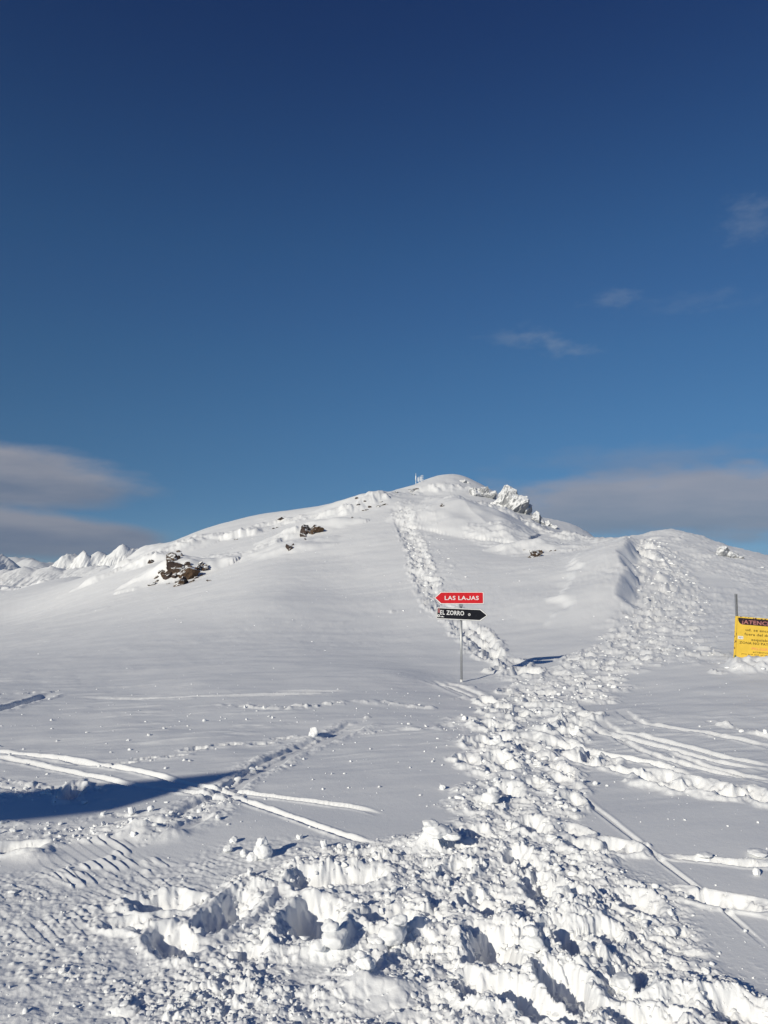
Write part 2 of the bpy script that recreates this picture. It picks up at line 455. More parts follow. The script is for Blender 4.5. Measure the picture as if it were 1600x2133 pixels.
# a second, lower step left of the crest
st = np.exp(-((dd + 1.5 + .5 * t) / .9) ** 2) * sstep(.2, .5, t) * sstep(1, .8, t)
lip = sstep(-1.9, -1.35, dd + .45 * fbm(x * .7, y * .45, 3, 54)) * sstep(1.0, -.6, dd)
h[m] += (.16 * lip * sstep(.22, .42, t) * sstep(1.0, .8, t)).astype(np.float32)

# ---- snow pyramid under the summit, summit bowl, small knolls
def mound(px, py, rx, ry, ht, sharp=1.0, rot=0.0, seed=1):
    gx, gy = ground(px, py)
    c, s = math.cos(rot), math.sin(rot)
    x, y = AX - gx, AY - gy
    a = (x * c + y * s) / rx; b = (-x * s + y * c) / ry
    q = np.abs(a) + np.abs(b) if sharp > 1.5 else np.sqrt(a * a + b * b)
    m = q < 1
    q = q + .22 * fbm(AX * 1.5 / rx + seed, AY * 1.5 / ry, 3, seed)
    h[m] += (ht * np.clip(1 - q[m], 0, 1) ** sharp if sharp <= 1.5 else ht * np.clip(1 - q[m], 0, 1))
mound(965, 1078, 6.5, 12, 1.15, 2, .15, 3)
mound(905, 1012, 3.5, 4, .25, 1.2, 0, 4)
mound(1118, 1150, 2.6, 2.5, .55, 1.2, 0, 5)
mound(1415, 1112, 2.0, 3, .18, 1.2, 0, 6)
mound(655, 1106, 4.0, 2.0, .75, 1.1, .4, 7)
mound(610, 1140, 3, 3, .5, 1.2, .4, 8)
mound(372, 1196, 3.6, 2.6, 1.15, 1.1, .3, 9)
mound(350, 1145, 4.0, 5, .5, 1.2, .3, 29)
mound(765, 1045, 5, 5, .55, 1.2, .3, 10)
mound(196, 1212, 1.8, 1.2, .45, 2, .6, 11)
mound(300, 1150, 2.5, 2.5, .6, 1.2, .3, 12)

# ---- ski and sledge furrows
def furrow(pts, w, depth, bank, rough=.3, pair=0.0, side_=0):
    P0 = smooth_path(gp(pts), 5)
    offs = [0] if not pair else [-pair / 2, pair / 2]
    for o_ in offs:
        P = P0.copy()
        if o_:
            tg = np.gradient(P0, axis=0); tg /= np.linalg.norm(tg, axis=1)[:, None]
            P[:, 0] += tg[:, 1] * o_; P[:, 1] -= tg[:, 0] * o_
        m, d, sg, arc, L = poly_d(P, pad=w * 6 + .4)
        x, y = AX[m], AY[m]
        ww = w * (1 + rough * .5 * pn(arc * 1.2, arc * 0 + w * 9, 61))
        res = np.minimum(AR[m] * AR[m] * 3.2e-4, AR[m] * .0042)                # depth step of the grid there
        ww = np.maximum(ww, res * 2.8)
        ends = sstep(0, .5, arc) * sstep(0, .5, L - arc)
        jit = np.clip(.9 + (.1 + rough * .9) * fbm(x * 7, y * 7, 4, 63, .65), 0, 2.2)
        g = -depth * 1.5 * (1 - sstep(.62, 1.0, d / ww + .12 * pn(x * 9, y * 9, 62)))
        bk = bank * np.exp(-((d / ww - 1.35) / .5) ** 2) * jit
        if side_: bk = bk * np.where(sg * side_ > 0, 1.0, .25)
        h[m] += ((g + bk * .32) * ends).astype(np.float32)
furrow([(-60, 1560), (0, 1567), (120, 1582), (240, 1600), (330, 1618), (430, 1645), (520, 1658), (600, 1668), (680, 1676), (750, 1684), (800, 1700)], .032, .022, .030, .35)
furrow([(-60, 1572), (60, 1592), (200, 1620), (330, 1645), (470, 1665), (560, 1690), (650, 1722), (740, 1752), (830, 1778)], .032, .015, .024, .6)
furrow([(60, 1592), (140, 1590), (230, 1597)], .02, .01, .012, .3)
furrow([(330, 1745), (400, 1700), (480, 1645), (545, 1600), (610, 1566), (690, 1533), (765, 1500)], .12, .020, .034, .9)
furrow([(150, 1455), (250, 1455), (370, 1453), (550, 1448), (740, 1443)], .04, .012, .028, .3)
furrow([(550, 1442), (640, 1440), (750, 1441)], .04, .01, .022, .3)
furrow([(-60, 1487), (0, 1478), (60, 1462), (118, 1443)], .12, .05, .05, .5)
furrow([(1195, 1640), (1235, 1680), (1290, 1725), (1340, 1765), (1400, 1815), (1500, 1890), (1620, 1990)], .016, .008, .010, .2)
furrow([(1130, 1560), (1200, 1582), (1280, 1600), (1370, 1625), (1440, 1645), (1520, 1655), (1640, 1665)], .07, .055, .035, .8)
furrow([(1150, 1540), (1220, 1565), (1300, 1578), (1380, 1595), (1440, 1620)], .06, .045, .035, .7)
furrow([(1225, 1500), (1265, 1525), (1330, 1540), (1420, 1560), (1500, 1580), (1640, 1604)], .03, .016, .018, .25, .20)
furrow([(1290, 1480), (1330, 1508), (1400, 1520), (1500, 1535), (1640, 1562)], .035, .015, .02, .25)
furrow([(1235, 1512), (1330, 1560), (1450, 1598), (1640, 1640)], .03, .014, .018, .25)
furrow([(1370, 1560), (1460, 1590), (1540, 1612), (1650, 1640)], .05, .014, .018, .25)
furrow([(895, 1417), (940, 1432), (1012, 1458)], .04, .02, .04, .2, .17)
furrow([(1250, 1900), (1330, 1960), (1450, 2050), (1600, 2150)], .03, .012, .012, .3)

# ---- pits: boot holes and scooped hollows
PIT = np.zeros(AX.size, np.float32); RIM = np.zeros(AX.size, np.float32)
def pit(gx, gy, rx, ry, rot, depth, seed, rim=.25, wall=.62, warp=.25):
    m = np.nonzero((np.abs(AX - gx) < 2.2 * max(rx, ry)) & (np.abs(AY - gy) < 2.2 * max(rx, ry)))[0]
    if m.size == 0: return
    c, s = math.cos(rot), math.sin(rot); x, y = AX[m] - gx, AY[m] - gy
    a = (x * c + y * s) / rx; b = (-x * s + y * c) / ry
    q = (np.abs(a) ** 2.4 + np.abs(b) ** 2.4) ** (1 / 2.4)
    q = q + warp * fbm(AX[m] * 1.8 / rx ** .8 + seed * 3.1, AY[m] * 1.8 / ry ** .8, 3, 71)
    q = q + .09 * fbm(AX[m] * 8, AY[m] * 8, 2, 76)
    PIT[m] = np.maximum(PIT[m], depth * .62 * (1 - sstep(wall - .15, 1.04, q)) * (1 + .15 * pn(AX[m] * 9, AY[m] * 9, 75)))
    RIM[m] = np.maximum(RIM[m], rim * depth * np.exp(-((q - 1.22) / .22) ** 2) * (1 + .5 * pn(AX[m] * 7, AY[m] * 7, 73)))
for i, (px, py, rx, ry, rot, dep) in enumerate([
    (345, 1880, .17, .10, .1, .12), (270, 1925, .13, .07, -.2, .08), (365, 1960, .10, .17, .5, .11),
    (480, 1895, .11, .26, -.3, .14), (655, 1838, .13, .14, 0, .18), (720, 1830, .22, .12, .1, .12), (660, 1925, .15, .24, -.1, .26),
    (830, 1925, .20, .13, .1, .20), (905, 1915, .09, .10, .1, .12), (1030, 1985, .13, .20, .0, .26), (1000, 1890, .10, .17, .2, .17),
    (1145, 1860, .12, .24, .25, .22), (1185, 1975, .10, .18, .2, .24), (1265, 1955, .08, .10, .1, .12), (1330, 1890, .10, .14, .3, .14),
    (1320, 2040, .08, .13, .2, .14), (1180, 2070, .09, .2, .3, .2), (1030, 2075, .16, .09, -.3, .18), (1120, 2110, .16, .08, -.5, .14),
    (1330, 2125, .16, .07, -.3, .12), (1550, 2120, .12, .10, -.4, .12), (1215, 1770, .10, .2, .3, .14), (1080, 1790, .08, .14, .1, .14),
    (960, 1770, .12, .08, .1, .10), (1060, 1650, .11, .2, .1, .15), (1110, 1730, .10, .15, .1, .15), (1000, 1740, .1, .12, .1, .10),
    (1120, 1640, .10, .16, .1, .12), (1060, 1600, .09, .2, .1, .13), (1160, 1600, .1, .2, .2, .12), (1100, 1560, .12, .25, .1, .12),
    (1500, 1880, .22, .08, -.5, .08), (1480, 1797, .22, .04, -.25, .05), (1560, 1805, .12, .05, -.2, .05),
    (690, 1700, .0001, .0001, 0, 0), (150, 1650, .08, .22, .2, .14), (20, 1770, .2, .1, .2, .12), (300, 1720, .2, .1, .4, .08),
    (1415, 1640, .16, .13, .3, .14), (1540, 1655, .2, .1, .3, .10), (505, 1990, .1, .06, 0, .05), (760, 1790, .12, .1, 0, .08),
    (405, 1563, .06, .12, -.9, .05), (250, 1592, .05, .12, -1.0, .04), (300, 1583, .05, .12, -1.1, .03), (365, 1578, .05, .12, -1.1, .03),
    (470, 1553, .06, .15, -1.1, .035), (545, 1548, .06, .13, -1.2, .03), (590, 1537, .06, .12, -1.1, .03),
    ]):
    if dep <= 0: continue
    gx, gy = ground(px, py); pit(gx, gy, rx, ry, rot, dep, i, rim=.18)
# boot tracks along the trails: (path in px, half width px, spacing m)
def boot_run(pts, step, rad, dep, seed):
    r_ = random.Random(seed); P = gp(pts)
    hw = np.array([p[2] * g[1] / F for p, g in zip(pts, P)])
    S_ = np.concatenate([[0], np.cumsum(np.hypot(*np.diff(P, axis=0).T))])
    s = 0; k = 0
    while s < S_[-1]:
        x = np.interp(s, S_, P[:, 0]); y = np.interp(s, S_, P[:, 1]); w = np.interp(s, S_, hw)
        pit(x + r_.uniform(-1, 1) * w, y + r_.uniform(-.2, .2), rad * r_.uniform(.7, 1.3), rad * r_.uniform(1.1, 1.9), r_.uniform(-.6, .3),
            dep * r_.uniform(.5, 1.2), seed * 50 + k, rim=.45)
        s += step * r_.uniform(.6, 1.4); k += 1
boot_run([(1085, 1620, 110), (1090, 1530, 110), (1120, 1460, 120), (1190, 1420, 110), (1270, 1382, 90), (1350, 1325, 90), (1400, 1270, 75), (1395, 1220, 60), (1375, 1170, 50), (1345, 1135, 30)], .20, .13, .075, 2)
boot_run([(1090, 1405, 30), (1038, 1375, 18), (1000, 1338, 24), (975, 1312, 26), (930, 1275, 26), (893, 1235, 16), (880, 1185, 20), (864, 1140, 18), (847, 1100, 16), (840, 1062, 16)], .20, .20, .11, 3)
boot_run([(1100, 2100, 420), (1080, 1960, 380), (1080, 1860, 320), (1090, 1780, 220), (1085, 1700, 150), (1080, 1620, 120)], .15, .10, .055, 4)
boot_run([(1150, 1560, 60), (1280, 1590, 30), (1420, 1630, 20), (1580, 1660, 20)], .3, .12, .07, 5)
# the deep slot that runs up the left trail
for pts, w, dep in (([(1042, 1372), (1020, 1350), (1000, 1330), (960, 1300)], .08, .06),
                    ([(832, 1058), (836, 1085), (848, 1112), (862, 1140), (874, 1165), (880, 1190)], .14, .04),
                    ([(880, 1190), (884, 1215), (900, 1245), (930, 1275)], .12, .03)):
    furrow(pts, w, dep, dep * .4, .9)

h += RIM * (1 - sstep(0, .03, PIT)) - PIT
pm = np.nonzero((PIT > .01) & (AR < 9))[0]
h[pm] += .012 * fbm(AX[pm] * 24, AY[pm] * 24, 3, 78) + .02 * fbm(AX[pm] * 9, AY[pm] * 9, 2, 79)
# ---- caterpillar ribs pressed into the groomed snow
def ribs(px, py, rx, ry, rot, lam, ampl, seed):
    gx, gy = ground(px, py)
    m = np.nonzero((np.abs(AX - gx) < 1.5 * max(rx, ry)) & (np.abs(AY - gy) < 1.5 * max(rx, ry)))[0]
    if not m.size: return
    c, s = math.cos(rot), math.sin(rot); x, y = AX[m] - gx, AY[m] - gy
    a = x * c + y * s; b = -x * s + y * c
    q = np.maximum(np.abs(a) / rx, np.abs(b) / ry) + .2 * fbm(AX[m] * 3, AY[m] * 3, 3, seed)
    ph = a / lam + .14 * pn(AX[m] * 2.2, AY[m] * 2.2, seed + 1)
    fr = ph - np.floor(ph)
    saw = np.where(fr < .8, fr / .8, (1 - fr) / .2)
    brk = sstep(-.5, -.1, fbm(AX[m] * 6, AY[m] * 6, 2, seed + 2))
    brk = brk * sstep(-.1, .3, fbm(AX[m] * 2.4, AY[m] * 2.4, 3, seed + 5))
    h[m] += (.72 * ampl * saw * (1 - sstep(.6, 1.0, q)) * (.12 + .88 * brk)).astype(np.float32)
ribs(175, 1780, .30, .42, .75, .055, .020, 81)
ribs(255, 1830, .34, .38, .70, .055, .013, 84)
ribs(345, 1850, .28, .32, .55, .05, .006, 87)
ribs(420, 1800, .35, .40, 1.0, .05, .006, 88)
ribs(90, 1850, .42, .36, .95, .06, .008, 90)
ribs(80, 1935, .32, .24, .75, .05, .007, 93)
ribs(530, 1935, .30, .22, .70, .045, .007, 96)
ribs(470, 1990, .40, .20, .75, .045, .007, 99)
ribs(620, 1890, .22, .2, .8, .045, .006, 100)
ribs(330, 2040, .45, .20, .8, .05, .005, 101)
ribs(190, 1880, .3, .2, .9, .05, .006, 104)
# groomer ridge thrown up behind the ribs
def ridge_line(pts, w, ht, seed, east_cut=True):
    P = smooth_path(gp(pts), 5); m, d, sg, arc, L = poly_d(P, pad=w * 5)
    x, y = AX[m], AY[m]
    d = d + w * .5 * fbm(x * 3, y * 3, 3, seed)
    ends = sstep(0, .25, arc) * sstep(0, .25, L - arc)
    h[m] += (ht * np.exp(-(d / w) ** 2) * ends * (1 + .4 * fbm(x * 5, y * 5, 3, seed + 3))).astype(np.float32)
ridge_line([(230, 1715), (300, 1735), (360, 1740), (400, 1725)], .09, .05, 111)
ridge_line([(0, 1780), (80, 1785), (130, 1770)], .06, .05, 113)
ridge_line([(210, 1925), (260, 1935), (330, 1925), (400, 1915)], .04, .05, 115)
ridge_line([(640, 2000), (720, 1960), (800, 1940), (900, 1985)], .12, .07, 117)
ridge_line([(1100, 1830), (1180, 1880), (1240, 1950)], .10, .09, 119)
ridge_line([(850, 1790), (900, 1765), (950, 1770)], .10, .12, 121)
ridge_line([(640, 2030), (720, 2050), (850, 2060), (960, 2060)], .1, .05, 127)
ridge_line([(1500, 1392), (1580, 1392), (1700, 1392)], .35, .16, 123)
ridge_line([(1290, 2100), (1400, 2075), (1500, 2080), (1600, 2070)], .08, .08, 125)

# ---- trodden snow: rounded clods at several sizes, only as fine as the grid carries
cm = np.nonzero(churn > .02)[0]
cx, cy, cw, cR = AX[cm], AY[cm], churn[cm], AR[cm]
wob = .35 * pn(cx * 3.1, cy * 3.1, 131)
def lumps(size, amp_, seed, r0, r1, keep=.45, stretch=1.0):
    sel = np.nonzero((cR > r0 * .8) & (cR < r1 * 1.25))[0]
    x, y = cx[sel] / size + wob[sel] * .8 + .25 * pn(cx[sel] * 1.7 / size, cy[sel] * 1.7 / size, seed + 3), cy[sel] / (size * stretch) + wob[sel] * .5
    f1, rv, ox, oy = cells(x, y, seed)
    rad = .30 + .35 * rv
    dome = np.sqrt(np.clip(1 - (f1 / rad) ** 2, 0, 1))
    dome = np.minimum(dome * 1.25, .62 + 1.3 * (ox * np.cos(rv * 91) + oy * np.sin(rv * 91))) * (f1 < rad); dome = np.maximum(dome, 0)
    tilt = 1 + .45 * (ox * np.cos(rv * 40) + oy * np.sin(rv * 40)) / .5
    up = (rv > 1 - keep)
    fade = sstep(r0 * .8, r0, cR[sel] + 1e-3) * (1 - sstep(r1, r1 * 1.25, cR[sel])) if r0 > 0 else (1 - sstep(r1, r1 * 1.25, cR[sel]))
    v = amp_ * size * (dome * tilt * up * (.5 + .5 * rv)) * fade * quiet[sel] * sstep(.12, .7, cw[sel] + .35 * pn(cx[sel] * 1.5, cy[sel] * 1.5, seed + 7))
    h[cm[sel]] += v.astype(np.float32)
hole = sstep(.1, .9, cw)
quiet = .35 + .65 * sstep(-.45, .25, fbm(cx * .9, cy * .7, 3, 132)); quiet = np.where(cR > 14, 1, quiet)
h[cm] += (hole * .009 * (1 - sstep(4, 7, cR)) * fbm(cx * 22, cy * 22, 3, 134)).astype(np.float32)
h[cm] += (hole * (.034 * fbm(cx * 2.2, cy * 1.8, 3, 133) * (1 - .4 * sstep(20, 40, cR)) + .008 * ridged(cx * 6, cy * 6, 3, 135) * (1 - sstep(8, 16, cR)))).astype(np.float32)
lumps(.24, .11, 141, 0, 14, .25)
lumps(.13, .15, 143, 0, 12, .32)
lumps(.07, .24, 145, 0, 6.5, .42)
lumps(.040, .34, 147, 0, 5.0, .5)
lumps(.024, .42, 148, 0, 4.4, .5)
lumps(.20, .17, 150, 10, 26, .42, 1.3)
lumps(.45, .10, 149, 16, 50, .45, 1.3)
lumps(.8, .08, 151, 34, 140, .5, 1.3)
h[cm] += (hole * .06 * fbm(cx * .9, cy * .9, 2, 153) * sstep(25, 45, cR)).astype(np.float32)
# rough crust where the groomer left crumbs, foreground left
fm = np.nonzero((AR < 5.5) & (AX < .2))[0]
wgt = sstep(5.0, 4.2, AR[fm] + .8 * fbm(AX[fm] * 1.2, AY[fm] * 1.2, 2, 161)) * sstep(.2, -.2, AX[fm])
f1, rv, ox, oy = cells(AX[fm] / .035, AY[fm] / .035, 163)
h[fm] += (wgt * .009 * np.clip(1 - f1 / .6, 0, 1) * (rv > .4) * sstep(-.3, .3, fbm(AX[fm] * 2.5, AY[fm] * 2.5, 3, 165))).astype(np.float32)
h[fm] += (wgt * .006 * fbm(AX[fm] * 14, AY[fm] * 14, 3, 167)).astype(np.float32)
del cx, cy, cw, cR, wob

# settled and wind softened near the viewer
h *= 1 - .28 * sstep(9, 6, AR) * sstep(.15, .5, churn)
H[act] = h
edge = sstep(.53, .50, np.abs(Tw))
H *= edge * sstep(140, 130, R2)
far = np.nonzero(R2 > 140)
H[far] += 60 * fbm((X[far] * .0011).astype(np.float32), (Y[far] * .0011).astype(np.float32), 5, 171) * sstep(200, 1500, R2[far])
ZF = Z0 + H
def surf(x, y):
    """height of the finished snow surface"""
    th = math.atan2(x, y); r = math.hypot(x, y)
    j = min(max(int(np.searchsorted(R, r)) - 1, 0), NR - 2)
    i = min(max(int(np.searchsorted(inner, th)) - 1, 0), len(inner) - 2)
    fr_ = min(max((r - R[j]) / (R[j + 1] - R[j]), 0), 1); ft = min(max((th - inner[i]) / (inner[i + 1] - inner[i]), 0), 1)
    return float((ZF[j, i] * (1 - ft) + ZF[j, i + 1] * ft) * (1 - fr_) + (ZF[j + 1, i] * (1 - ft) + ZF[j + 1, i + 1] * ft) * fr_)
def ground_top(px, py):
    u, e = ray(px, py); th = math.atan(u); i = int(round((th - inner[0]) / (inner[1] - inner[0]))); i = min(max(i, 0), 960)
    ee = (ZF[10:-60, i] - EYE) / (R[10:-60] * math.cos(inner[i]))
    k = int(np.argmax(ee > e)) if (ee > e).any() else int(np.argmax(ee))
    r = R[10 + k]
    return r * math.sin(th), r * math.cos(th)
churn_g = np.zeros_like(Z0, dtype=np.float32); churn_g[act] = churn
def churn_at(x, y):
    j = min(int(np.searchsorted(R, math.hypot(x, y))), NR - 1); i = min(max(int(np.searchsorted(inner, math.atan2(x, y))), 0), len(inner) - 1)
    return float(churn_g[j, i])

# ------------------------------------------------------------------ materials
def new_mat(name):
    m = bpy.data.materials.new(name); m.use_nodes = True
    return m, m.node_tree.nodes, m.node_tree.links, m.node_tree.nodes['Principled BSDF']
def noise_node(N, L, coord, scale, detail=4, rough=.55):
    n = N.new('ShaderNodeTexNoise'); n.inputs['Scale'].default_value = scale
    n.inputs['Detail'].default_value = detail; n.inputs['Roughness'].default_value = rough
    L.new(coord, n.inputs['Vector']); return n.outputs[0]
def ramp_node(N, L, fac, stops):
    r = N.new('ShaderNodeValToRGB'); L.new(fac, r.inputs[0]); e = r.color_ramp.elements
    e[0].position, e[0].color = stops[0][0], tuple(stops[0][1]) + (1,)
    e[1].position, e[1].color = stops[-1][0], tuple(stops[-1][1]) + (1,)
    for p, c in stops[1:-1]:
        q = e.new(p); q.color = tuple(c) + (1,)
    return r.outputs[0]
def bump_node(N, L, height, dist, strength=1.0):
    b = N.new('ShaderNodeBump'); b.inputs['Distance'].default_value = dist; b.inputs['Strength'].default_value = strength
    L.new(height, b.inputs['Height']); return b
SNOW, N, L, B = new_mat('snow')
tcn = N.new('ShaderNodeTexCoord'); oc = tcn.outputs['Object']
B.inputs['Roughness'].default_value = .62
B.inputs['Specular IOR Level'].default_value = .22
L.new(ramp_node(N, L, noise_node(N, L, oc, .8, 5), [(.3, (.85, .862, .875)), (.7, (.885, .89, .895))]), B.inputs['Base Color'])
n1 = noise_node(N, L, oc, 90, 3, .7); n2 = noise_node(N, L, oc, 18, 4, .6)
mx = N.new('ShaderNodeMath'); mx.operation = 'MULTIPLY_ADD'; L.new(n2, mx.inputs[0]); mx.inputs[1].default_value = 1.6; L.new(n1, mx.inputs[2])
bn = bump_node(N, L, mx.outputs[0], .003, .45)
L.new(bn.outputs[0], B.inputs['Normal'])

def flat_mat(name, colr, rough=.5, metal=0.0, bump=0.0, scale=60, var=.08, spec=.5):
    m, N, L, B = new_mat(name)
    t_ = N.new('ShaderNodeTexCoord').outputs['Object']
    lo_ = tuple(c * (1 - var) for c in colr); hi = tuple(min(1, c * (1 + var)) for c in colr)
    L.new(ramp_node(N, L, noise_node(N, L, t_, scale, 4), [(.3, lo_), (.7, hi)]), B.inputs['Base Color'])
    B.inputs['Roughness'].default_value = rough; B.inputs['Metallic'].default_value = metal
    B.inputs['Specular IOR Level'].default_value = spec
    if bump: L.new(bump_node(N, L, noise_node(N, L, t_, scale * 2, 3), bump).outputs[0], B.inputs['Normal'])
    return m
def worn_mat(name, colr, under, amount, scale=40, rough=.45):
    """paint with chips that show the sheet below"""
    m, N, L, B = new_mat(name)
    t_ = N.new('ShaderNodeTexCoord').outputs['Object']
    base = ramp_node(N, L, noise_node(N, L, t_, 6, 4), [(.3, tuple(c * .9 for c in colr)), (.7, tuple(min(1, c * 1.05) for c in colr))])
    fac = ramp_node(N, L, noise_node(N, L, t_, scale, 5, .7), [(1 - amount, (0, 0, 0)), (min(.999, 1 - amount + .03), (1, 1, 1))])
    mix = N.new('ShaderNodeMix'); mix.data_type = 'RGBA'
    L.new(fac, mix.inputs[0]); L.new(base, mix.inputs[6]); mix.inputs[7].default_value = tuple(under) + (1,)
    L.new(mix.outputs[2], B.inputs['Base Color']); B.inputs['Roughness'].default_value = rough
    B.inputs['Specular IOR Level'].default_value = .2
    return m
def rock_mat(name, stops, rime=0.0, rime_scale=1.2, scale=.9, soft=.03):
    m, N, L, B = new_mat(name)
    tx = N.new('ShaderNodeTexCoord').outputs['Object']
    c1 = ramp_node(N, L, noise_node(N, L, tx, scale, 6, .65), stops)
    if rime:
        g = N.new('ShaderNodeNewGeometry'); sp_ = N.new('ShaderNodeSeparateXYZ'); L.new(g.outputs['Normal'], sp_.inputs[0])
        a = N.new('ShaderNodeMath'); a.operation = 'MULTIPLY_ADD'; L.new(sp_.outputs[2], a.inputs[0]); a.inputs[1].default_value = .45
        L.new(noise_node(N, L, tx, rime_scale, 6, .75), a.inputs[2])
        fac = ramp_node(N, L, a.outputs[0], [(1 - rime - soft, (0, 0, 0)), (1 - rime + soft, (1, 1, 1))])
        mix = N.new('ShaderNodeMix'); mix.data_type = 'RGBA'; L.new(fac, mix.inputs[0]); L.new(c1, mix.inputs[6])
        mix.inputs[7].default_value = (.86, .87, .88, 1); L.new(mix.outputs[2], B.inputs['Base Color'])
    else:
        L.new(c1, B.inputs['Base Color'])
    B.inputs['Roughness'].default_value = .85; B.inputs['Specular IOR Level'].default_value = .2
    L.new(bump_node(N, L, noise_node(N, L, tx, 9, 5, .7), .05).outputs[0], B.inputs['Normal'])
    return m
ROCK = rock_mat('brown_rock', [(.25, (.022, .015, .013)), (.45, (.055, .038, .028)), (.6, (.100, .064, .040)), (.8, (.05, .040, .034))], rime=.22, rime_scale=4.0, soft=.05)
ROCKD = rock_mat('dark_rock', [(.3, (.03, .024, .022)), (.6, (.075, .055, .048)), (.8, (.04, .032, .03))], rime=.20, rime_scale=3.0)
RIME = rock_mat('rimed_rock', [(.3, (.20, .21, .225)), (.7, (.36, .365, .375))], rime=.37, rime_scale=3.0, soft=.12)
PEAK = rock_mat('mountain_snow', [(.3, (.26, .27, .29)), (.7, (.36, .37, .38))], rime=.66, rime_scale=.02, scale=.01)
GALV = flat_mat('galvanised_steel', (.42, .43, .44), .42, .75, scale=30)
GALVD = flat_mat('dull_steel', (.40, .41, .43), .5, .55, scale=30)
WHITE = flat_mat('white_sheet', (.78, .78, .77), .4, scale=20)
RED = worn_mat('red_film', (.62, .022, .03), (.72, .60, .58), .30, 26)
BLACK = worn_mat('black_film', (.012, .013, .018), (.45, .45, .45), .28, 24)
LETTER = flat_mat('white_lettering', (.80, .80, .79), .4)
EDGE = flat_mat('dark_edge', (.06, .05, .06), .6)
YEL = worn_mat('yellow_paint', (.86, .585, .085), (.60, .47, .30), .30, 22)
YELB = worn_mat('chipped_yellow_border', (.86, .585, .085), (.10, .045, .05), .44, 16)
MAROON = worn_mat('black_banner_paint', (.035, .022, .028), (.30, .14, .14), .40, 30)
FADED = flat_mat('faded_pink_lettering', (.42, .17, .16), .5)
BROWNL = worn_mat('dark_lettering', (.10, .065, .02), (.6, .38, .05), .32, 70)
ORANGEL = flat_mat('faded_orange_lettering', (.85, .34, .16), .5)

# ------------------------------------------------------------------ the snow field
idx = (np.arange(NR)[:, None] * NT + np.arange(NT)[None, :]).astype(np.int32)
a = idx[:-1]; b = idx[1:]
ar, br = np.roll(a, -1, axis=1), np.roll(b, -1, axis=1)
faces = np.stack([a, b, br, ar], -1).reshape(-1, 4)[:, ::-1]
V = np.stack([X, Y, ZF], -1).reshape(-1, 3)
me = np_mesh('snow_ground', V, faces, SNOW)
snow = mobj('snow_ground', me)
tag(snow, kind='structure')
cap = py_mesh('ground_patch', [tuple(V[i]) for i in range(NT)][::8], [tuple(range(len(range(0, NT, 8))))][::1], SNOW)
co_ = mobj('snow_ground_patch', cap, snow); co_['kind'] = 'structure'

# ------------------------------------------------------------------ lumps and rocks as meshes
def icosphere(sub):
    t = (1 + 5 ** .5) / 2
    v = [(-1, t, 0), (1, t, 0), (-1, -t, 0), (1, -t, 0), (0, -1, t), (0, 1, t), (0, -1, -t), (0, 1, -t), (t, 0, -1), (t, 0, 1), (-t, 0, -1), (-t, 0, 1)]
    f = [(0, 11, 5), (0, 5, 1), (0, 1, 7), (0, 7, 10), (0, 10, 11), (1, 5, 9), (5, 11, 4), (11, 10, 2), (10, 7, 6), (7, 1, 8), (3, 9, 4), (3, 4, 2), (3, 2, 6), (3, 6, 8), (3, 8, 9), (4, 9, 5), (2, 4, 11), (6, 2, 10), (8, 6, 7), (9, 8, 1)]
    v = [Vector(p).normalized() for p in v]
    for _ in range(sub):
        cache = {}; nf = []
        def mid(i, j):
            k = (min(i, j), max(i, j))
            if k not in cache: cache[k] = len(v); v.append(((v[i] + v[j]) / 2).normalized())
            return cache[k]
        for a_, b_, c_ in f:
            x_, y_, z_ = mid(a_, b_), mid(b_, c_), mid(c_, a_)
            nf += [(a_, x_, z_), (b_, y_, x_), (c_, z_, y_), (x_, y_, z_)]
        f = nf
    return np.array([tuple(p) for p in v], np.float32), np.array(f, np.int32)
ICO = {s: icosphere(s) for s in (1, 2, 3, 4)}
def chunk(seed, sub=2, planes=7, cut=(.55, .85), rough=.12, fr=1.6):
    v, f = ICO[sub]; v = v.copy(); g = np.random.default_rng(seed)
    for _ in range(planes):
        n = g.normal(size=3); n /= np.linalg.norm(n); c = g.uniform(*cut)
        d = v @ n; over = np.maximum(d - c, 0); v -= over[:, None] * n[None, :]
    o = g.uniform(0, 50, 3)
    nz = fbm(v[:, 0] * fr + o[0] + v[:, 2] * .7, v[:, 1] * fr + o[1] - v[:, 2] * .6, 3, seed % 97) + .7 * pn(v[:, 2] * fr * 2 + o[2], v[:, 0] * fr, seed % 89)
    v *= (1 + rough * nz)[:, None]
    return v.astype(np.float32), f
protoL = [chunk(200 + i, 2, 10, (.38, .75), rough=.13) for i in range(14)]
protoS = [chunk(300 + i, 1, 6, (.4, .75), rough=.12) for i in range(14)]
def rot_matrix(g):
    q = g.normal(size=4); q /= np.linalg.norm(q); w, x, y, z = q
    return np.array([[1 - 2 * (y * y + z * z), 2 * (x * y - w * z), 2 * (x * z + w * y)], [2 * (x * y + w * z), 1 - 2 * (x * x + z * z), 2 * (y * z - w * x)],
                     [2 * (x * z - w * y), 2 * (y * z + w * x), 1 - 2 * (x * x + y * y)]], np.float32)
def scatter(name, items):
    """items: (x, y, size, big) -> one joined mesh of snow crumbs"""
    VV, FF, off = [], [], 0; g = np.random.default_rng(99)
    for x, y, s, big in items:
        v, f = (protoL if big else protoS)[g.integers(14)]
        v = v @ rot_matrix(g).T
        v = v * (s * .5) * np.array([g.uniform(.8, 1.3), g.uniform(.8, 1.2), g.uniform(.6, .9) if y < 12 else g.uniform(.32, .6)], np.float32)
        VV.append(v + np.array([x, y, surf(x, y) + s * (.15 if y < 12 else .06)], np.float32)); FF.append(f + off); off += len(v)
    me = np_mesh(name, np.concatenate(VV), np.concatenate(FF), SNOW)
    return me
crumbs = []
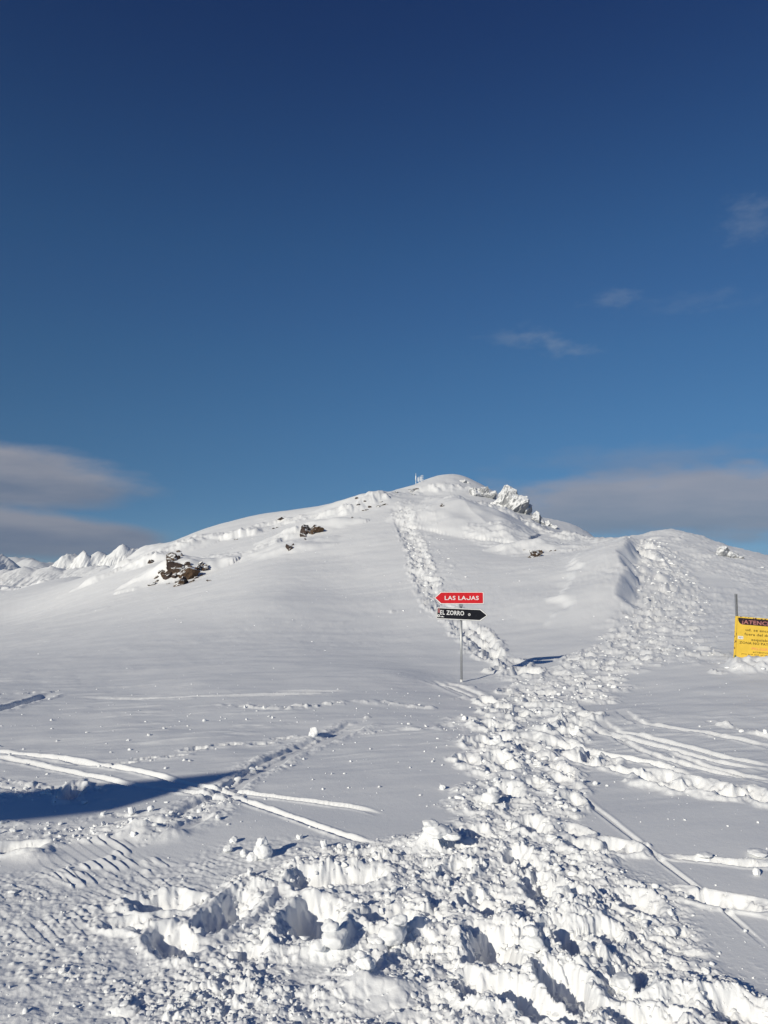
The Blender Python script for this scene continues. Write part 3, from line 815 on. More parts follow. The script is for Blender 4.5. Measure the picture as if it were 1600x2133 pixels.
def try_add(px, py, smin, smax, big_px=16, dmax=90):
    gx, gy = ground(px, py)
    if gy > dmax: return
    s = smin * (smax / smin) ** (rnd.random() ** 1.7)        # px
    s_m = s * gy / F
    crumbs.append((gx, gy, min(s_m, .30), s > big_px))
# pre-draw many candidates, keep by trodden weight
g2 = np.random.default_rng(5)
cand = []
for k in range(38000):
    py = 1120 + 1020 * (g2.random() ** 1.15); px = g2.uniform(-30, 1630)
    cand.append((px, py))
# a quick pixel -> ground table so that thousands of lookups stay cheap
tab_px = np.linspace(-60, 1660, 87); tab_py = np.linspace(1125, 2150, 206)
TAB = np.zeros((len(tab_py), len(tab_px), 2))
Dl = np.exp(np.linspace(math.log(1.8), math.log(110), 1500))
for i, px in enumerate(tab_px):
    us = np.array([ray(px, py) for py in tab_py])
    g_ = base_xy(us[:, :1] * Dl[None, :], np.repeat(Dl[None, :], len(tab_py), 0)) - (EYE + us[:, 1:] * Dl[None, :])
    k_ = np.where((g_ > 0).any(1), np.argmax(g_ > 0, 1), -1)
    D_ = np.where(k_ >= 0, Dl[k_], 1e3)
    TAB[:, i, 0] = us[:, 0] * D_; TAB[:, i, 1] = D_
def qground(px, py):
    i = min(max(int((px - tab_px[0]) / (tab_px[1] - tab_px[0])), 0), len(tab_px) - 2); j = min(max(int((py - tab_py[0]) / (tab_py[1] - tab_py[0])), 0), len(tab_py) - 2)
    fa = (px - tab_px[i]) / (tab_px[1] - tab_px[0]); fb = (py - tab_py[j]) / (tab_py[1] - tab_py[0])
    q = TAB[j:j + 2, i:i + 2]
    if q[..., 1].max() > 500: return None
    v = (q[0, 0] * (1 - fa) + q[0, 1] * fa) * (1 - fb) + (q[1, 0] * (1 - fa) + q[1, 1] * fa) * fb
    return float(v[0]), float(v[1])
nb = 0
for px, py in cand:
    q = qground(px, py)
    if q is None: continue
    w = churn_at(*q); D = q[1]
    u = g2.random()
    if u < (w - .15) * (.5 if D < 12 else .8):                                    # inside the trodden snow
        top_ = 19.0 if D < 8 else (15.0 if D < 13 else 9.0)
        s = 2.6 * (top_ / 2.6) ** (g2.random() ** 2.0)
    elif u < .020 + .035 * (1425 < py < 1720) + .06 * sstep(1700, 2050, py) + .05 * (300 < px < 900 and 1440 < py < 1520):
        s = 1.6 * ((9.0 if D < 9 else 4.5) / 1.6) ** (g2.random() ** 2.2)
    else: continue
    s_m = min(s * D / F, .24)
    big = s > 10 and nb < 380
    nb += big
    crumbs.append((q[0], q[1], s_m, big))
    if g2.random() < .0: pass
me = scatter('snow_crumbs', crumbs)
cr_o = mobj('snow_crumbs', me)
tag(cr_o, 'loose crumbs and small clods of snow strewn over the trodden trail', 'snow debris', kind='stuff')

# larger single lumps
def lump(px, py, w_px, h_px, label, parts=1, seed=0, group=None):
    gx, gy = ground(px, py); s = gy / F
    z = surf(gx, gy)
    me = None; VV, FF, off = [], [], 0
    for k in range(parts):
        v, f = chunk(700 + seed * 7 + k, 3, 8, (.62, .9), .13, 1.8)
        sc_ = np.array([w_px * s * .5, w_px * s * .45, h_px * s * .5], np.float32)
        off3 = np.array([0, 0, h_px * s * .38], np.float32)
        if k:
            sc_ = sc_ * (.62, .62, .5)[0]; off3 = np.array([rnd.uniform(-.25, .25) * w_px * s, 0, h_px * s * .95], np.float32)
            if k > 1: off3 = np.array([rnd.choice((-1, 1)) * .5 * w_px * s, -.2 * w_px * s, h_px * s * .15], np.float32)
        VV.append(v * sc_ + off3); FF.append(f + off); off += len(v)
    me = np_mesh('snow_lump', np.concatenate(VV), np.concatenate(FF), SNOW)
    o = mobj('snow_lump', me, None, (gx, gy, z))
    tag(o, label, 'snow lump', group or 'single lumps of snow on the surface')
    return o
lump(653, 1534, 22, 20, 'round white snowball alone on smooth snow beside the curved plough track', 1, 1)
lump(548, 1788, 38, 34, 'tallest snow lump, two rounded pieces stacked, left of the trail in the foreground', 3, 2)
lump(910, 1772, 60, 26, 'big pile of snow blocks at the left edge of the trail', 3, 3)
lump(487, 1992, 30, 16, 'flat loaf shaped snow lump on the ribbed groomed snow', 1, 4)
lump(486, 1757, 18, 14, 'small snow lump in a huddle left of the two piece stacked lump', 1, 5)
lump(474, 1775, 20, 16, 'squat snow lump at the front of the huddle left of the stacked lump', 1, 6)
lump(509, 1782, 18, 15, 'snow lump touching the left foot of the stacked lump', 1, 7)
lump(624, 1750, 14, 11, 'lone small snow lump on smooth snow right of the stacked lump, farther back', 1, 8)
lump(674, 1772, 15, 18, 'pointed snow lump upright on smooth snow midway to the big pile', 1, 9)
lump(708, 1772, 14, 11, 'low snow lump between the pointed lump and the cubic one', 1, 10)
lump(730, 1776, 20, 15, 'cubic snow lump right of the pointed one on the smooth snow', 1, 11)
lump(274, 1697, 20, 18, 'snow lump on the rim of the ploughed bank under the long dark shadow', 1, 12)
lump(314, 1692, 14, 13, 'smaller snow lump just right of the one on the ploughed bank rim', 1, 13)
lump(454, 1712, 11, 11, 'small snow lump in the bend of the plough track near the furrow crossing', 1, 14)
lump(1035, 1562, 34, 22, 'white snow block at the left edge of the trail beyond the furrows', 2, 15)
lump(1020, 1680, 40, 26, 'broad snow block halfway down the left side of the trail', 2, 16)
lump(922, 1643, 13, 11, 'small lone snow lump on smooth snow just left of the trail', 1, 17)
lump(1240, 1632, 12, 10, 'small lone snow lump on smooth snow just right of the trail', 1, 18)
lump(1576, 1828, 16, 18, 'upright snow lump at the right end of the broken crust slab', 1, 19)
lump(1468, 1790, 34, 9, 'thin flat slab of snow crust lying on smooth snow at the right', 1, 20)
lump(1578, 1788, 44, 14, 'thick white slab of snow crust cut by the right edge of the picture', 1, 21)
lump(1395, 1945, 34, 22, 'angular snow block on the right flank of the deep trodden trail', 1, 22)
lump(1230, 1995, 56, 44, 'large rounded snow block beside the deep holes in the foreground', 2, 23)
lump(1300, 2065, 50, 28, 'bright tilted snow block near the lower right of the trail', 1, 24)
lump(760, 2040, 44, 30, 'heap of rounded snow blocks in the lower middle foreground', 3, 25)
lump(700, 1990, 60, 38, 'angular block heap at the edge of the left foreground hollow', 3, 26)
lump(815, 1975, 60, 44, 'tallest heap of snow blocks in the middle of the foreground', 3, 27)
lump(1170, 1880, 52, 38, 'rounded snow heap at the middle of the trail beside a long dark hole', 2, 28)
lump(1110, 2000, 54, 34, 'snow block wedged between two deep boot holes', 2, 29)

# ------------------------------------------------------------------ rocks on the hill
def rock_piece(parent, org, px, py, w_px, h_px, mat, seed, tilt=0.0, sub=2, rough=.16, name='rock'):
    gx, gy = ground_top(px, py + h_px * .35); s = gy / F
    z = surf(gx, gy)
    v, f = chunk(seed, sub, 12, (.35, .75), rough, 2.2)
    v = v * np.array([w_px * s * 1.04, max(w_px, h_px) * s * .8, h_px * s * 1.08], np.float32)
    c, s_ = math.cos(tilt), math.sin(tilt)
    v = np.stack([v[:, 0] * c - v[:, 2] * s_, v[:, 1], v[:, 0] * s_ + v[:, 2] * c], -1)
    me = np_mesh(name, v, f, mat, smooth=False)
    return mobj(name, me, parent, (gx - org[0], gy - org[1], z + h_px * s * .10 - org[2]))
def outcrop(label, pieces, mat, seed, cat='rocks', tilt=.6, **kw):
    cxp = sum(p[0] for p in pieces) / len(pieces); cyp = max(p[1] for p in pieces)
    gx, gy = ground_top(cxp, cyp); org = (gx, gy, surf(gx, gy))
    e = empty('rock_outcrop', org)
    tag(e, label, cat, 'rock outcrops showing through the snow')
    for k, (px, py, w, hh) in enumerate(pieces):
        m_ = mat if not isinstance(mat, (list, tuple)) else mat[k % len(mat)]
        rock_piece(e, org, px, py, w, hh, m_, seed + k, tilt * (.6 + .8 * ((k * 37) % 10) / 10), **kw)
    return e
outcrop('largest brown rock outcrop breaking through the snow on the left shoulder',
        [(366, 1190, 26, 24), (392, 1199, 30, 17), (350, 1202, 16, 14), (424, 1182, 18, 12), (358, 1162, 14, 14), (374, 1215, 22, 12), (378, 1194, 20, 18), (358, 1176, 14, 16), (362, 1186, 20, 18), (355, 1180, 12, 12), (372, 1192, 16, 14), (384, 1196, 18, 14), (394, 1202, 18, 10), (402, 1197, 10, 9), (376, 1184, 12, 9),
         (342, 1204, 9, 12), (346, 1198, 9, 8), (363, 1203, 10, 8), (369, 1217, 16, 10), (376, 1213, 12, 8), (378, 1190, 10, 8),
         (356, 1157, 8, 10), (360, 1164, 9, 7), (368, 1165, 8, 7), (371, 1149, 5, 4), (379, 1157, 3, 7), (315, 1171, 9, 6),
         (334, 1191, 6, 5), (326, 1203, 6, 5), (315, 1217, 10, 4), (328, 1213, 5, 5), (349, 1216, 5, 3), (388, 1178, 9, 7), (395, 1185, 7, 4),
         (407, 1192, 13, 4), (417, 1176, 10, 5), (428, 1181, 10, 8), (424, 1187, 8, 5), (409, 1204, 7, 4), (398, 1212, 9, 3), (419, 1199, 5, 4),
         (433, 1210, 3, 4), (438, 1209, 3, 4), (350, 1172, 5, 7), (340, 1194, 5, 4)], (ROCK, ROCK, ROCKD), 900)
outcrop('two dark rocks side by side on the ridge between the big outcrop and the summit',
        [(636, 1107, 14, 17), (657, 1105, 20, 13), (605, 1139, 9, 12), (637, 1107, 9, 11), (633, 1116, 8, 9), (641, 1099, 4, 3), (657, 1107, 15, 7), (652, 1111, 6, 5), (663, 1104, 6, 4), (648, 1101, 4, 2), (636, 1124, 3, 6)], (ROCKD, ROCK), 960)
outcrop('small pale brown rock alone, lowest on the edge of the left ridge',
        [(605, 1138, 5, 7), (610, 1135, 6, 4), (603, 1145, 4, 5)], (ROCK, ROCKD), 975)
outcrop('single brown rock poking out of a snow mound right of the trail',
        [(1116, 1154, 20, 15), (1123, 1150, 14, 11), (1107, 1159, 10, 8), (1146, 1148, 5, 2), (1155, 1148, 5, 2), (1092, 1145, 4, 2)], (ROCK,), 985)
outcrop('thin dark rock slivers high on the left shoulder near the skyline',
        [(584, 1083, 11, 5), (569, 1101, 5, 4), (577, 1099, 4, 2), (490, 1124, 6, 2)], (ROCKD,), 1000)
outcrop('line of low rock edges below the skyline left of the trail head',
        [(770, 1058, 6, 4), (788, 1056, 6, 3), (764, 1063, 5, 3), (798, 1052, 8, 2), (805, 1051, 7, 2), (756, 1064, 5, 2), (747, 1055, 5, 2),
         (733, 1078, 4, 3), (743, 1038, 5, 3), (793, 1046, 6, 2), (760, 1048, 4, 2)], (ROCKD,), 1010, tilt=.3)
outcrop('small half buried rocks left of the masts under the summit',
        [(825, 1025, 6, 2), (858, 1024, 8, 5), (865, 1020, 6, 3), (861, 1030, 5, 3), (870, 1022, 3, 2), (853, 1019, 4, 3)], (ROCKD, RIME), 1025, tilt=.3)
outcrop('small dark stone sticking out of the snow where the slope meets the trail head',
        [(921, 1054, 5, 6)], (ROCKD,), 1035, tilt=-.5)

# ------------------------------------------------------------------ rime covered crags
def crag(label, px, base_py, w_px, h_px, seed, lobes, mat=None, D=None):
    if D is None: gx, gy = ground(px, base_py)
    else: u, _ = ray(px, base_py); gx, gy = u * D, D
    s = gy / F; z = EYE + ray(px, base_py)[1] * gy
    e = empty('rimed_crag', (gx, gy, z)); tag(e, label, 'crag', 'rime covered crags on the skyline')
    g = np.random.default_rng(seed)
    for k, (ox, oy, w, hh) in enumerate(lobes):
        v, f = chunk(seed + k, 3, 16, (.35, .8), .07, 1.6)
        w_m, h_m = w * s, hh * s
        v = v * np.array([w_m * .74, w_m * .6, h_m * .78], np.float32)
        nz = np.stack([ridged(v[:, 0] * 2.2 + 9, v[:, 2] * 2.2 + v[:, 1], 4, seed + 1, .6), fbm(v[:, 1] * 2.6, v[:, 2] * 2.6, 4, seed + 2, .6)], -1)
        nrm = v / (np.linalg.norm(v, axis=1)[:, None] + 1e-6)
        nz2 = ridged(v[:, 0] * 5 + v[:, 1] * 3, v[:, 2] * 5, 2, seed + 4)
        v = v + nrm * ((nz[:, 0] * .10 + nz[:, 1] * .08 + nz2 * .06)[:, None]) * min(1.2, w_m * .5)
        me = np_mesh('rime_block', v, f, mat or RIME, smooth=False)
        mobj('rime_block', me, e, (ox * s, g.uniform(-.2, .2), oy * s))
    return e
crag('largest rime covered crag with a grey rough right face below the summit', 1062, 1062, 80, 50, 1101,
     [(-6, 10, 46, 72), (12, 0, 52, 56), (28, -8, 32, 40), (-24, 2, 34, 36), (38, -14, 18, 24), (4, 22, 26, 34), (20, 12, 28, 32)])
crag('low rime covered crag between the summit and the largest crag', 1003, 1033, 60, 26, 1121,
     [(-14, 4, 26, 20), (2, 2, 30, 30), (14, 0, 26, 22), (-4, -6, 18, 14), (4, 9, 15, 16), (24, -1, 16, 14)])
crag('tapering white rime crag at the right foot of the summit ridge', 1132, 1092, 40, 28, 1141,
     [(-18, 8, 20, 30), (-6, 3, 20, 26), (6, -2, 18, 22), (15, -5, 15, 18), (22, -8, 13, 13)])
crag('frosted rock face at the right end of the summit cap', 968, 1006, 16, 14, 1161, [(0, 0, 14, 12), (7, -1, 8, 10), (-7, 2, 10, 8)])
crag('small rimed crag on the skyline at the far right', 1520, 1160, 50, 24, 1171,
     [(-14, 4, 26, 20), (2, 4, 24, 16), (14, 1, 18, 12), (22, -2, 10, 8)])

# ------------------------------------------------------------------ far mountains
def ridge_mesh(name, pts, D, thick, foot, seed, rough=.12, nu=200, nv=60, mat=None, fs=3.0, slope=.9):
    u0, u1 = pts[0][0], pts[-1][0]
    pxs = np.linspace(u0, u1, nu)
    g = np.random.default_rng(seed)
    U = np.array([ray(a_, 1200)[0] for a_ in pxs])
    sgx, sgv = np.meshgrid(U * D, np.linspace(-1, 1, nv))
    xx, yy_ = sgx, sgv * thick
    kp = np.linspace(u0, u1, 46); kz = np.interp(kp, [p[0] for p in pts], [p[1] for p in pts])
    L_ = abs(U[-1] - U[0]) * D; sc_n = fs / L_
    wxn = xx + .05 / sc_n * fbm(xx * sc_n * 2 + seed, yy_ * sc_n * 2, 3, seed + 1)
    wyn = yy_ + .05 / sc_n * fbm(xx * sc_n * 2 + 7, yy_ * sc_n * 2 + seed, 3, seed + 2)
    Zm = np.full(xx.shape, -1e9)
    for a_, b_ in zip(kp, kz):
        ua, ea = ray(a_, b_); yk = thick * .18 * float(pn(np.array([a_ * .03 + seed]), np.array([.5]), seed)[0])
        d_ = np.hypot(wxn - ua * D, (wyn - yk) * (1.0 + 0 * yy_))
        zz = EYE + ea * (D + yk) - slope * d_
        Zm = np.maximum(Zm, zz)
    top_ = EYE + ray(0, min(p[1] for p in pts))[1] * D
    rr = ridged(xx * sc_n * 4, yy_ * sc_n * 4, 6, seed + 3, .6) / 2.2
    depth_ = np.clip((top_ - Zm) / max(1e-6, top_ - foot), 0, 1)
    Zm = Zm - rough * .5 * (top_ - foot) * (1 - rr) * np.clip(depth_ * 1.6, .03, .6)
    Zm = np.maximum(Zm, foot)
    Vm = np.stack([sgx * (1 + (sgv * thick) / D * .0), D + sgv * thick, Zm], -1).reshape(-1, 3)
    ii = (np.arange(nv)[:, None] * nu + np.arange(nu)[None, :]).astype(np.int32)
    fc = np.stack([ii[:-1, :-1], ii[:-1, 1:], ii[1:, 1:], ii[1:, :-1]], -1).reshape(-1, 4)
    o = mobj(name, np_mesh(name, Vm, fc, mat or PEAK))
    return tag(o, kind='structure')
ridge_mesh('mountain_peak', [(180, 1210), (222, 1178), (233, 1160), (240, 1144), (254, 1131), (262, 1135), (272, 1141), (284, 1140), (295, 1148), (301, 1147), (330, 1165), (380, 1215)], 520, 60, -45, 3, .30, fs=3.6, slope=.9, nu=220, nv=80)
ridge_mesh('mountain_pair', [(60, 1215), (108, 1178), (126, 1160), (135, 1152), (142, 1150), (155, 1155), (168, 1145), (176, 1149), (182, 1147), (192, 1157), (203, 1145), (213, 1150), (228, 1162), (262, 1185)], 1100, 150, -90, 7, .30, fs=4.6, nu=240, nv=80, slope=.95)
ridge_mesh('distant_mountains', [(-140, 1185), (-60, 1165), (25, 1158), (45, 1160), (75, 1163), (95, 1168), (118, 1170), (160, 1180), (240, 1195)], 5200, 900, -450, 11, .20, nu=240, nv=60, fs=4, slope=.45)
ridge_mesh('distant_peak', [(-160, 1195), (-90, 1160), (-40, 1150), (-5, 1153), (4, 1158), (14, 1168), (28, 1180), (45, 1195), (70, 1215)], 3000, 420, -260, 13, .26, fs=4, nu=240, nv=80, slope=.75)
ridge_mesh('rocky_knoll', [(-120, 1180), (-40, 1186), (8, 1188), (20, 1184), (32, 1187), (44, 1181), (60, 1179), (75, 1180), (92, 1184), (106, 1177), (118, 1181), (130, 1186), (170, 1180), (215, 1176), (260, 1185), (330, 1215)], 210, 26, -16, 17, .14, nu=320, nv=80, fs=8, slope=.35)
for th0, D, seed in ((-95, 4200, 21), (-140, 5200, 22), (178, 4800, 23), (120, 5200, 24), (70, 4600, 25)):
    # the range goes on round the horizon outside the picture
    n_ = 80; g = np.random.default_rng(seed); an = np.radians(th0) + np.linspace(-.45, .45, n_)
    rad = D + np.linspace(-1, 1, 14)[:, None] * 700
    top = 120 + 160 * (fbm(np.linspace(0, 5, n_) + seed, np.zeros(n_) + .3, 4, seed) + .5) * np.sin(np.linspace(0.0, math.pi, n_))
    Zm = -420 + (top + 420)[None, :] * (1 - np.abs(np.linspace(-1, 1, 14))[:, None]) + 40 * fbm(np.tile(np.linspace(0, 14, n_), (14, 1)), np.tile(np.linspace(0, 3, 14)[:, None], (1, n_)), 4, seed + 5)
    Vm = np.stack([np.sin(an)[None, :] * rad, np.cos(an)[None, :] * rad, Zm], -1).reshape(-1, 3)
    ii = (np.arange(14)[:, None] * n_ + np.arange(n_)[None, :]).astype(np.int32)
    fc = np.stack([ii[:-1, :-1], ii[:-1, 1:], ii[1:, 1:], ii[1:, :-1]], -1).reshape(-1, 4)
    tag(mobj('distant_range', np_mesh('distant_range', Vm, fc, PEAK)), kind='structure')

# ------------------------------------------------------------------ small mesh builders
def tube(p0, p1, r0, r1=None, n=20, caps=True):
    r1 = r0 if r1 is None else r1
    p0, p1 = Vector(p0), Vector(p1); ax = (p1 - p0).normalized()
    a = ax.orthogonal().normalized(); b = ax.cross(a)
    V_ = []
    for p, r in ((p0, r0), (p1, r1)):
        for i in range(n):
            t_ = 2 * math.pi * i / n; V_.append(p + (a * math.cos(t_) + b * math.sin(t_)) * r)
    F_ = [(i, (i + 1) % n, n + (i + 1) % n, n + i) for i in range(n)]
    if caps: F_ += [tuple(range(n))[::-1], tuple(range(n, 2 * n))]
    return V_, F_
def box(x0, x1, y0, y1, z0, z1):
    V_ = [(x, y, z) for x in (x0, x1) for y in (y0, y1) for z in (z0, z1)]
    return V_, [(0, 1, 3, 2), (4, 6, 7, 5), (0, 4, 5, 1), (2, 3, 7, 6), (0, 2, 6, 4), (1, 5, 7, 3)]
def join(parts):
    V_, F_ = [], []
    for v, f in parts:
        o_ = len(V_); V_ += [tuple(p) for p in v]; F_ += [tuple(i + o_ for i in q) for q in f]
    return V_, F_
def prism(outline, y0, y1):
    """outline in x,z (counter clockwise seen from -y), thickness y0..y1"""
    n = len(outline)
    V_ = [(x, y0, z) for x, z in outline] + [(x, y1, z) for x, z in outline]
    F_ = [tuple(range(n)), tuple(range(n, 2 * n))[::-1]] + [(i, n + i, n + (i + 1) % n, (i + 1) % n) for i in range(n)]
    return V_, F_
def round_corner(c, r, a0, a1, n=6):
    return [(c[0] + r * math.cos(math.radians(a0 + (a1 - a0) * i / n)), c[1] + r * math.sin(math.radians(a0 + (a1 - a0) * i / n))) for i in range(n + 1)]
def lettering(name, body, x0, z0, w, hgt, y, mat, parent, bold=.02, keep=None, thick=.0012, jglyph=None):
    """flat letters fitted to a box: lower left x0,z0, width w, cap height hgt"""
    cu = bpy.data.curves.new(name, 'FONT'); cu.body = body; cu.offset = bold; cu.extrude = .01
    cu.resolution_u = 3; cu.space_character = 1.08
    tmp = bpy.data.objects.new(name + '_tmp', cu); COL.objects.link(tmp)
    dg = bpy.context.evaluated_depsgraph_get()
    me = bpy.data.meshes.new_from_object(tmp.evaluated_get(dg))
    bpy.data.objects.remove(tmp)
    me.name = name
    n = len(me.vertices); co = np.zeros(n * 3, np.float32); me.vertices.foreach_get('co', co); co = co.reshape(-1, 3)
    if jglyph is not None:                         # cut the left arm of a U down to make a J that stands on the line
        iv = []
        for e in sorted((min(co[q, 0] for q in p_.vertices), max(co[q, 0] for q in p_.vertices)) for p_ in me.polygons):
            if iv and e[0] <= iv[-1][1] + 1e-4: iv[-1][1] = max(iv[-1][1], e[1])
            else: iv.append(list(e))
        a_, b_ = iv[jglyph]
        jm = (co[:, 0] >= a_ - 1e-4) & (co[:, 0] < (a_ + b_) / 2) & (co[:, 1] > .28)
        co[jm, 1] = .28
    mn, mx_ = co.min(0), co.max(0)
    x = (co[:, 0] - mn[0]) / (mx_[0] - mn[0]) * w + x0
    if keep: z = (co[:, 1]) / keep * hgt + z0         # keep: cap height of the font in its own units, baseline stays
    else: z = (co[:, 1] - mn[1]) / (mx_[1] - mn[1]) * hgt + z0
    yy = y - (co[:, 2] - mn[2]) / (mx_[2] - mn[2] + 1e-9) * thick
    me.vertices.foreach_set('co', np.stack([x, yy, z], -1).astype(np.float32).ravel())
    me.materials.clear(); me.materials.append(mat); me.update()
    o_ = mobj(name, me, parent); o_['kind'] = 'stuff'
    return o_
CAP = .73

# ------------------------------------------------------------------ arrow signpost
D = 13.0; s = D / F
u, e_ = ray(962, 1423); bx, by = u * D, D
bz = surf(bx, by)
zof = lambda py: EYE + ray(962, py)[1] * D - bz        # height above the snow at this pole
xof = lambda px: (px - 962) * s
post = empty('arrow_signpost', (bx, by, bz))
tag(post, 'signpost with a red left arrow above a black right arrow on a grey pole', 'signpost')
v_, f_ = tube((0, .03, -.5), (0, .03, zof(1238)), .0195, n=24)
mobj('pole', py_mesh('pole', v_, f_, GALV, True), post)
v_, f_ = tube((-.002, .03, -.15), (-.002, .03, zof(1416)), .0225, n=24)
mobj('pole_sleeve', py_mesh('pole_sleeve', v_, f_, WHITE, True), post)
v_, f_ = join([box(-.032, .032, -.012, .056, zof(1263.5), zof(1259))])
mobj('clamp', py_mesh('clamp', v_, f_, GALV), post)
for zc in (1240, 1275, 1286):
    v_, f_ = join([tube((0, .03, zof(zc) - .012), (0, .03, zof(zc) + .012), .027, n=20), box(-.03, .03, -.004, .01, zof(zc) - .012, zof(zc) + .012)])
    mobj('clamp', py_mesh('clamp', v_, f_, GALV), post)
def arrow(parent, name, w, hgt, head, sgn, zc, xc, film, roll, yaw=0.0):
    """sgn -1 points left; origin at plate centre"""
    g = mobj(name, None, parent, (xc, 0, zc), (0, roll, yaw)) if False else None
    def outline(ins):
        r = max(.004, .022 - ins * .6); x0, x1 = -w / 2 + ins, w / 2 - ins * 1.55; z1 = hgt / 2 - ins
        tip = x1; sh = x1 - head + ins * .25
        o = round_corner((x0 + r, -z1 + r), r, 180, 270) + [(sh - .004, -z1), (sh + .006, -z1 + .004)] + [(tip - .008, -.008), (tip, 0), (tip - .008, .008)] + [(sh + .006, z1 - .004), (sh - .004, z1)] + round_corner((x0 + r, z1 - r), r, 90, 180)
        if sgn < 0: o = [(-x, z) for x, z in o][::-1]
        return o
    M_ = Matrix.Translation((xc, 0, zc)) @ Matrix.Rotation(yaw, 4, 'Z') @ Matrix.Rotation(roll, 4, 'Y')
    plate = mobj(name, py_mesh(name, *prism(outline(.003), -.0085, -.0045), WHITE), parent)
    plate.matrix_local = M_
    tag(plate, None)
    rim = mobj('plate_edge', py_mesh('plate_edge', *prism(outline(0), -.0043, -.0005), EDGE), plate)
    mobj('film', py_mesh('film', *prism(outline(.0165), -.0098, -.0087), film), plate)
    return plate
pl = arrow(post, 'red_arrow_plate', .838, .211, .105, -1, zof(1245.4), xof(957.3), RED, 0)
pl['label'] = 'red arrow plate pointing left'
X0 = lambda px: (px - 957.3) * s; Z0_ = lambda py: -(py - 1245.4) * s
lettering('lettering', 'LAS LAUAS', X0(928.0), Z0_(1249.4), 70.5 * s, 8.4 * s, -.0099, LETTER, pl, .018, keep=CAP, jglyph=5)
pl2 = arrow(post, 'black_arrow_plate', .862, .200, .115, 1, zof(1279.4), xof(963.8), BLACK, math.radians(2.6))
pl2['label'] = 'black arrow plate pointing right'
X0 = lambda px: (px - 963.8) * s; Z0_ = lambda py: -(py - 1279.4) * s
lettering('lettering', 'EL ZORRO', X0(918.2), Z0_(1281.6), 49.5 * s, 9.0 * s, -.0099, LETTER, pl2, .022, keep=CAP)
# round badge with a 0, and the stickers at the left end
def ring(cx_, cz_, r0, r1, y0, y1, n=28):
    V_, F_ = [], []
    for i in range(n):
        t_ = 2 * math.pi * i / n
        for r in (r0, r1):
            for y in (y0, y1): V_.append((cx_ + r * math.cos(t_), y, cz_ + r * math.sin(t_)))
    for i in range(n):
        a_, b_ = 4 * i, 4 * ((i + 1) % n)
        F_ += [(a_, b_, b_ + 2, a_ + 2), (a_ + 1, a_ + 3, b_ + 3, b_ + 1), (a_ + 2, b_ + 2, b_ + 3, a_ + 3), (a_, a_ + 1, b_ + 1, b_)]
    return V_, F_
def disc(cx_, cz_, r, y0, y1, n=24):
    return prism([(cx_ + r * math.cos(2 * math.pi * i / n), cz_ + r * math.sin(2 * math.pi * i / n)) for i in range(n)], y0, y1)
mobj('badge', py_mesh('badge', *ring(X0(978.6), Z0_(1279.4), 1.75 * s, 2.5 * s, -.0108, -.0099), LETTER), pl2)
lettering('badge_digit', '0', X0(977.8), Z0_(1281.0), 1.6 * s, 3.1 * s, -.0099, LETTER, pl2, .01)
STK = worn_mat('faded_red_sticker', (.36, .12, .13), (.12, .10, .12), .45, 60)
mobj('sticker', py_mesh('sticker', *box(X0(913.4), X0(917.6), -.0108, -.0099, Z0_(1278.5), Z0_(1269.5)), STK), pl2)
mobj('sticker', py_mesh('sticker', *disc(X0(915.3), Z0_(1284.6), 2.9 * s, -.0108, -.0099), LETTER), pl2)
mobj('sticker_mark', py_mesh('sticker_mark', *join([box(X0(914.0), X0(916.8), -.0118, -.0109, Z0_(1285.2), Z0_(1284.0)), box(X0(914.9), X0(915.9), -.0117, -.01085, Z0_(1286.1), Z0_(1283.2))]), BLACK), pl2)
mobj('sticker', py_mesh('sticker', *prism([(X0(918.2), Z0_(1287.0)), (X0(926.5), Z0_(1287.2)), (X0(927), Z0_(1286.1)), (X0(924.4), Z0_(1286.0)), (X0(924), Z0_(1284.8)), (X0(921.8), Z0_(1284.8)), (X0(921.6), Z0_(1286.0)), (X0(918.4), Z0_(1286.1))], -.0108, -.0099), LETTER), pl2)

# ------------------------------------------------------------------ yellow warning board
D = 13.4; s = D / F
u, _ = ray(1540, 1378); bx, by = u * D, D
gz = surf(bx + .1, by - .05)
z_at = lambda py: EYE + ray(1540, py)[1] * D
board = empty('warning_board', (bx, by, gz))
tag(board, 'yellow warning board with chipped border half sunk in snow at the right edge', 'sign')
top = z_at(1237) - gz
# channel section post
v_, f_ = join([box(-.018, -.013, .012, .050, -.4, top), box(.013, .018, .012, .050, -.4, top), box(-.0128, .0128, .045, .0498, -.4, top)])
mobj('post', py_mesh('post', v_, f_, GALVD), board)
v_, f_ = join([box(.86, .865, .012, .050, -.4, .9), box(.895, .90, .012, .050, -.4, .9), box(.8652, .8948, .045, .0498, -.4, .9)])
mobj('post', py_mesh('post', v_, f_, GALVD), board)
W_, Hh = .93, .98
ztop = z_at(1283.2) - gz
M_ = Matrix.Translation(((1535.5 - 1540) * s, 0, ztop)) @ Matrix.Rotation(math.radians(4.6), 4, 'Y')
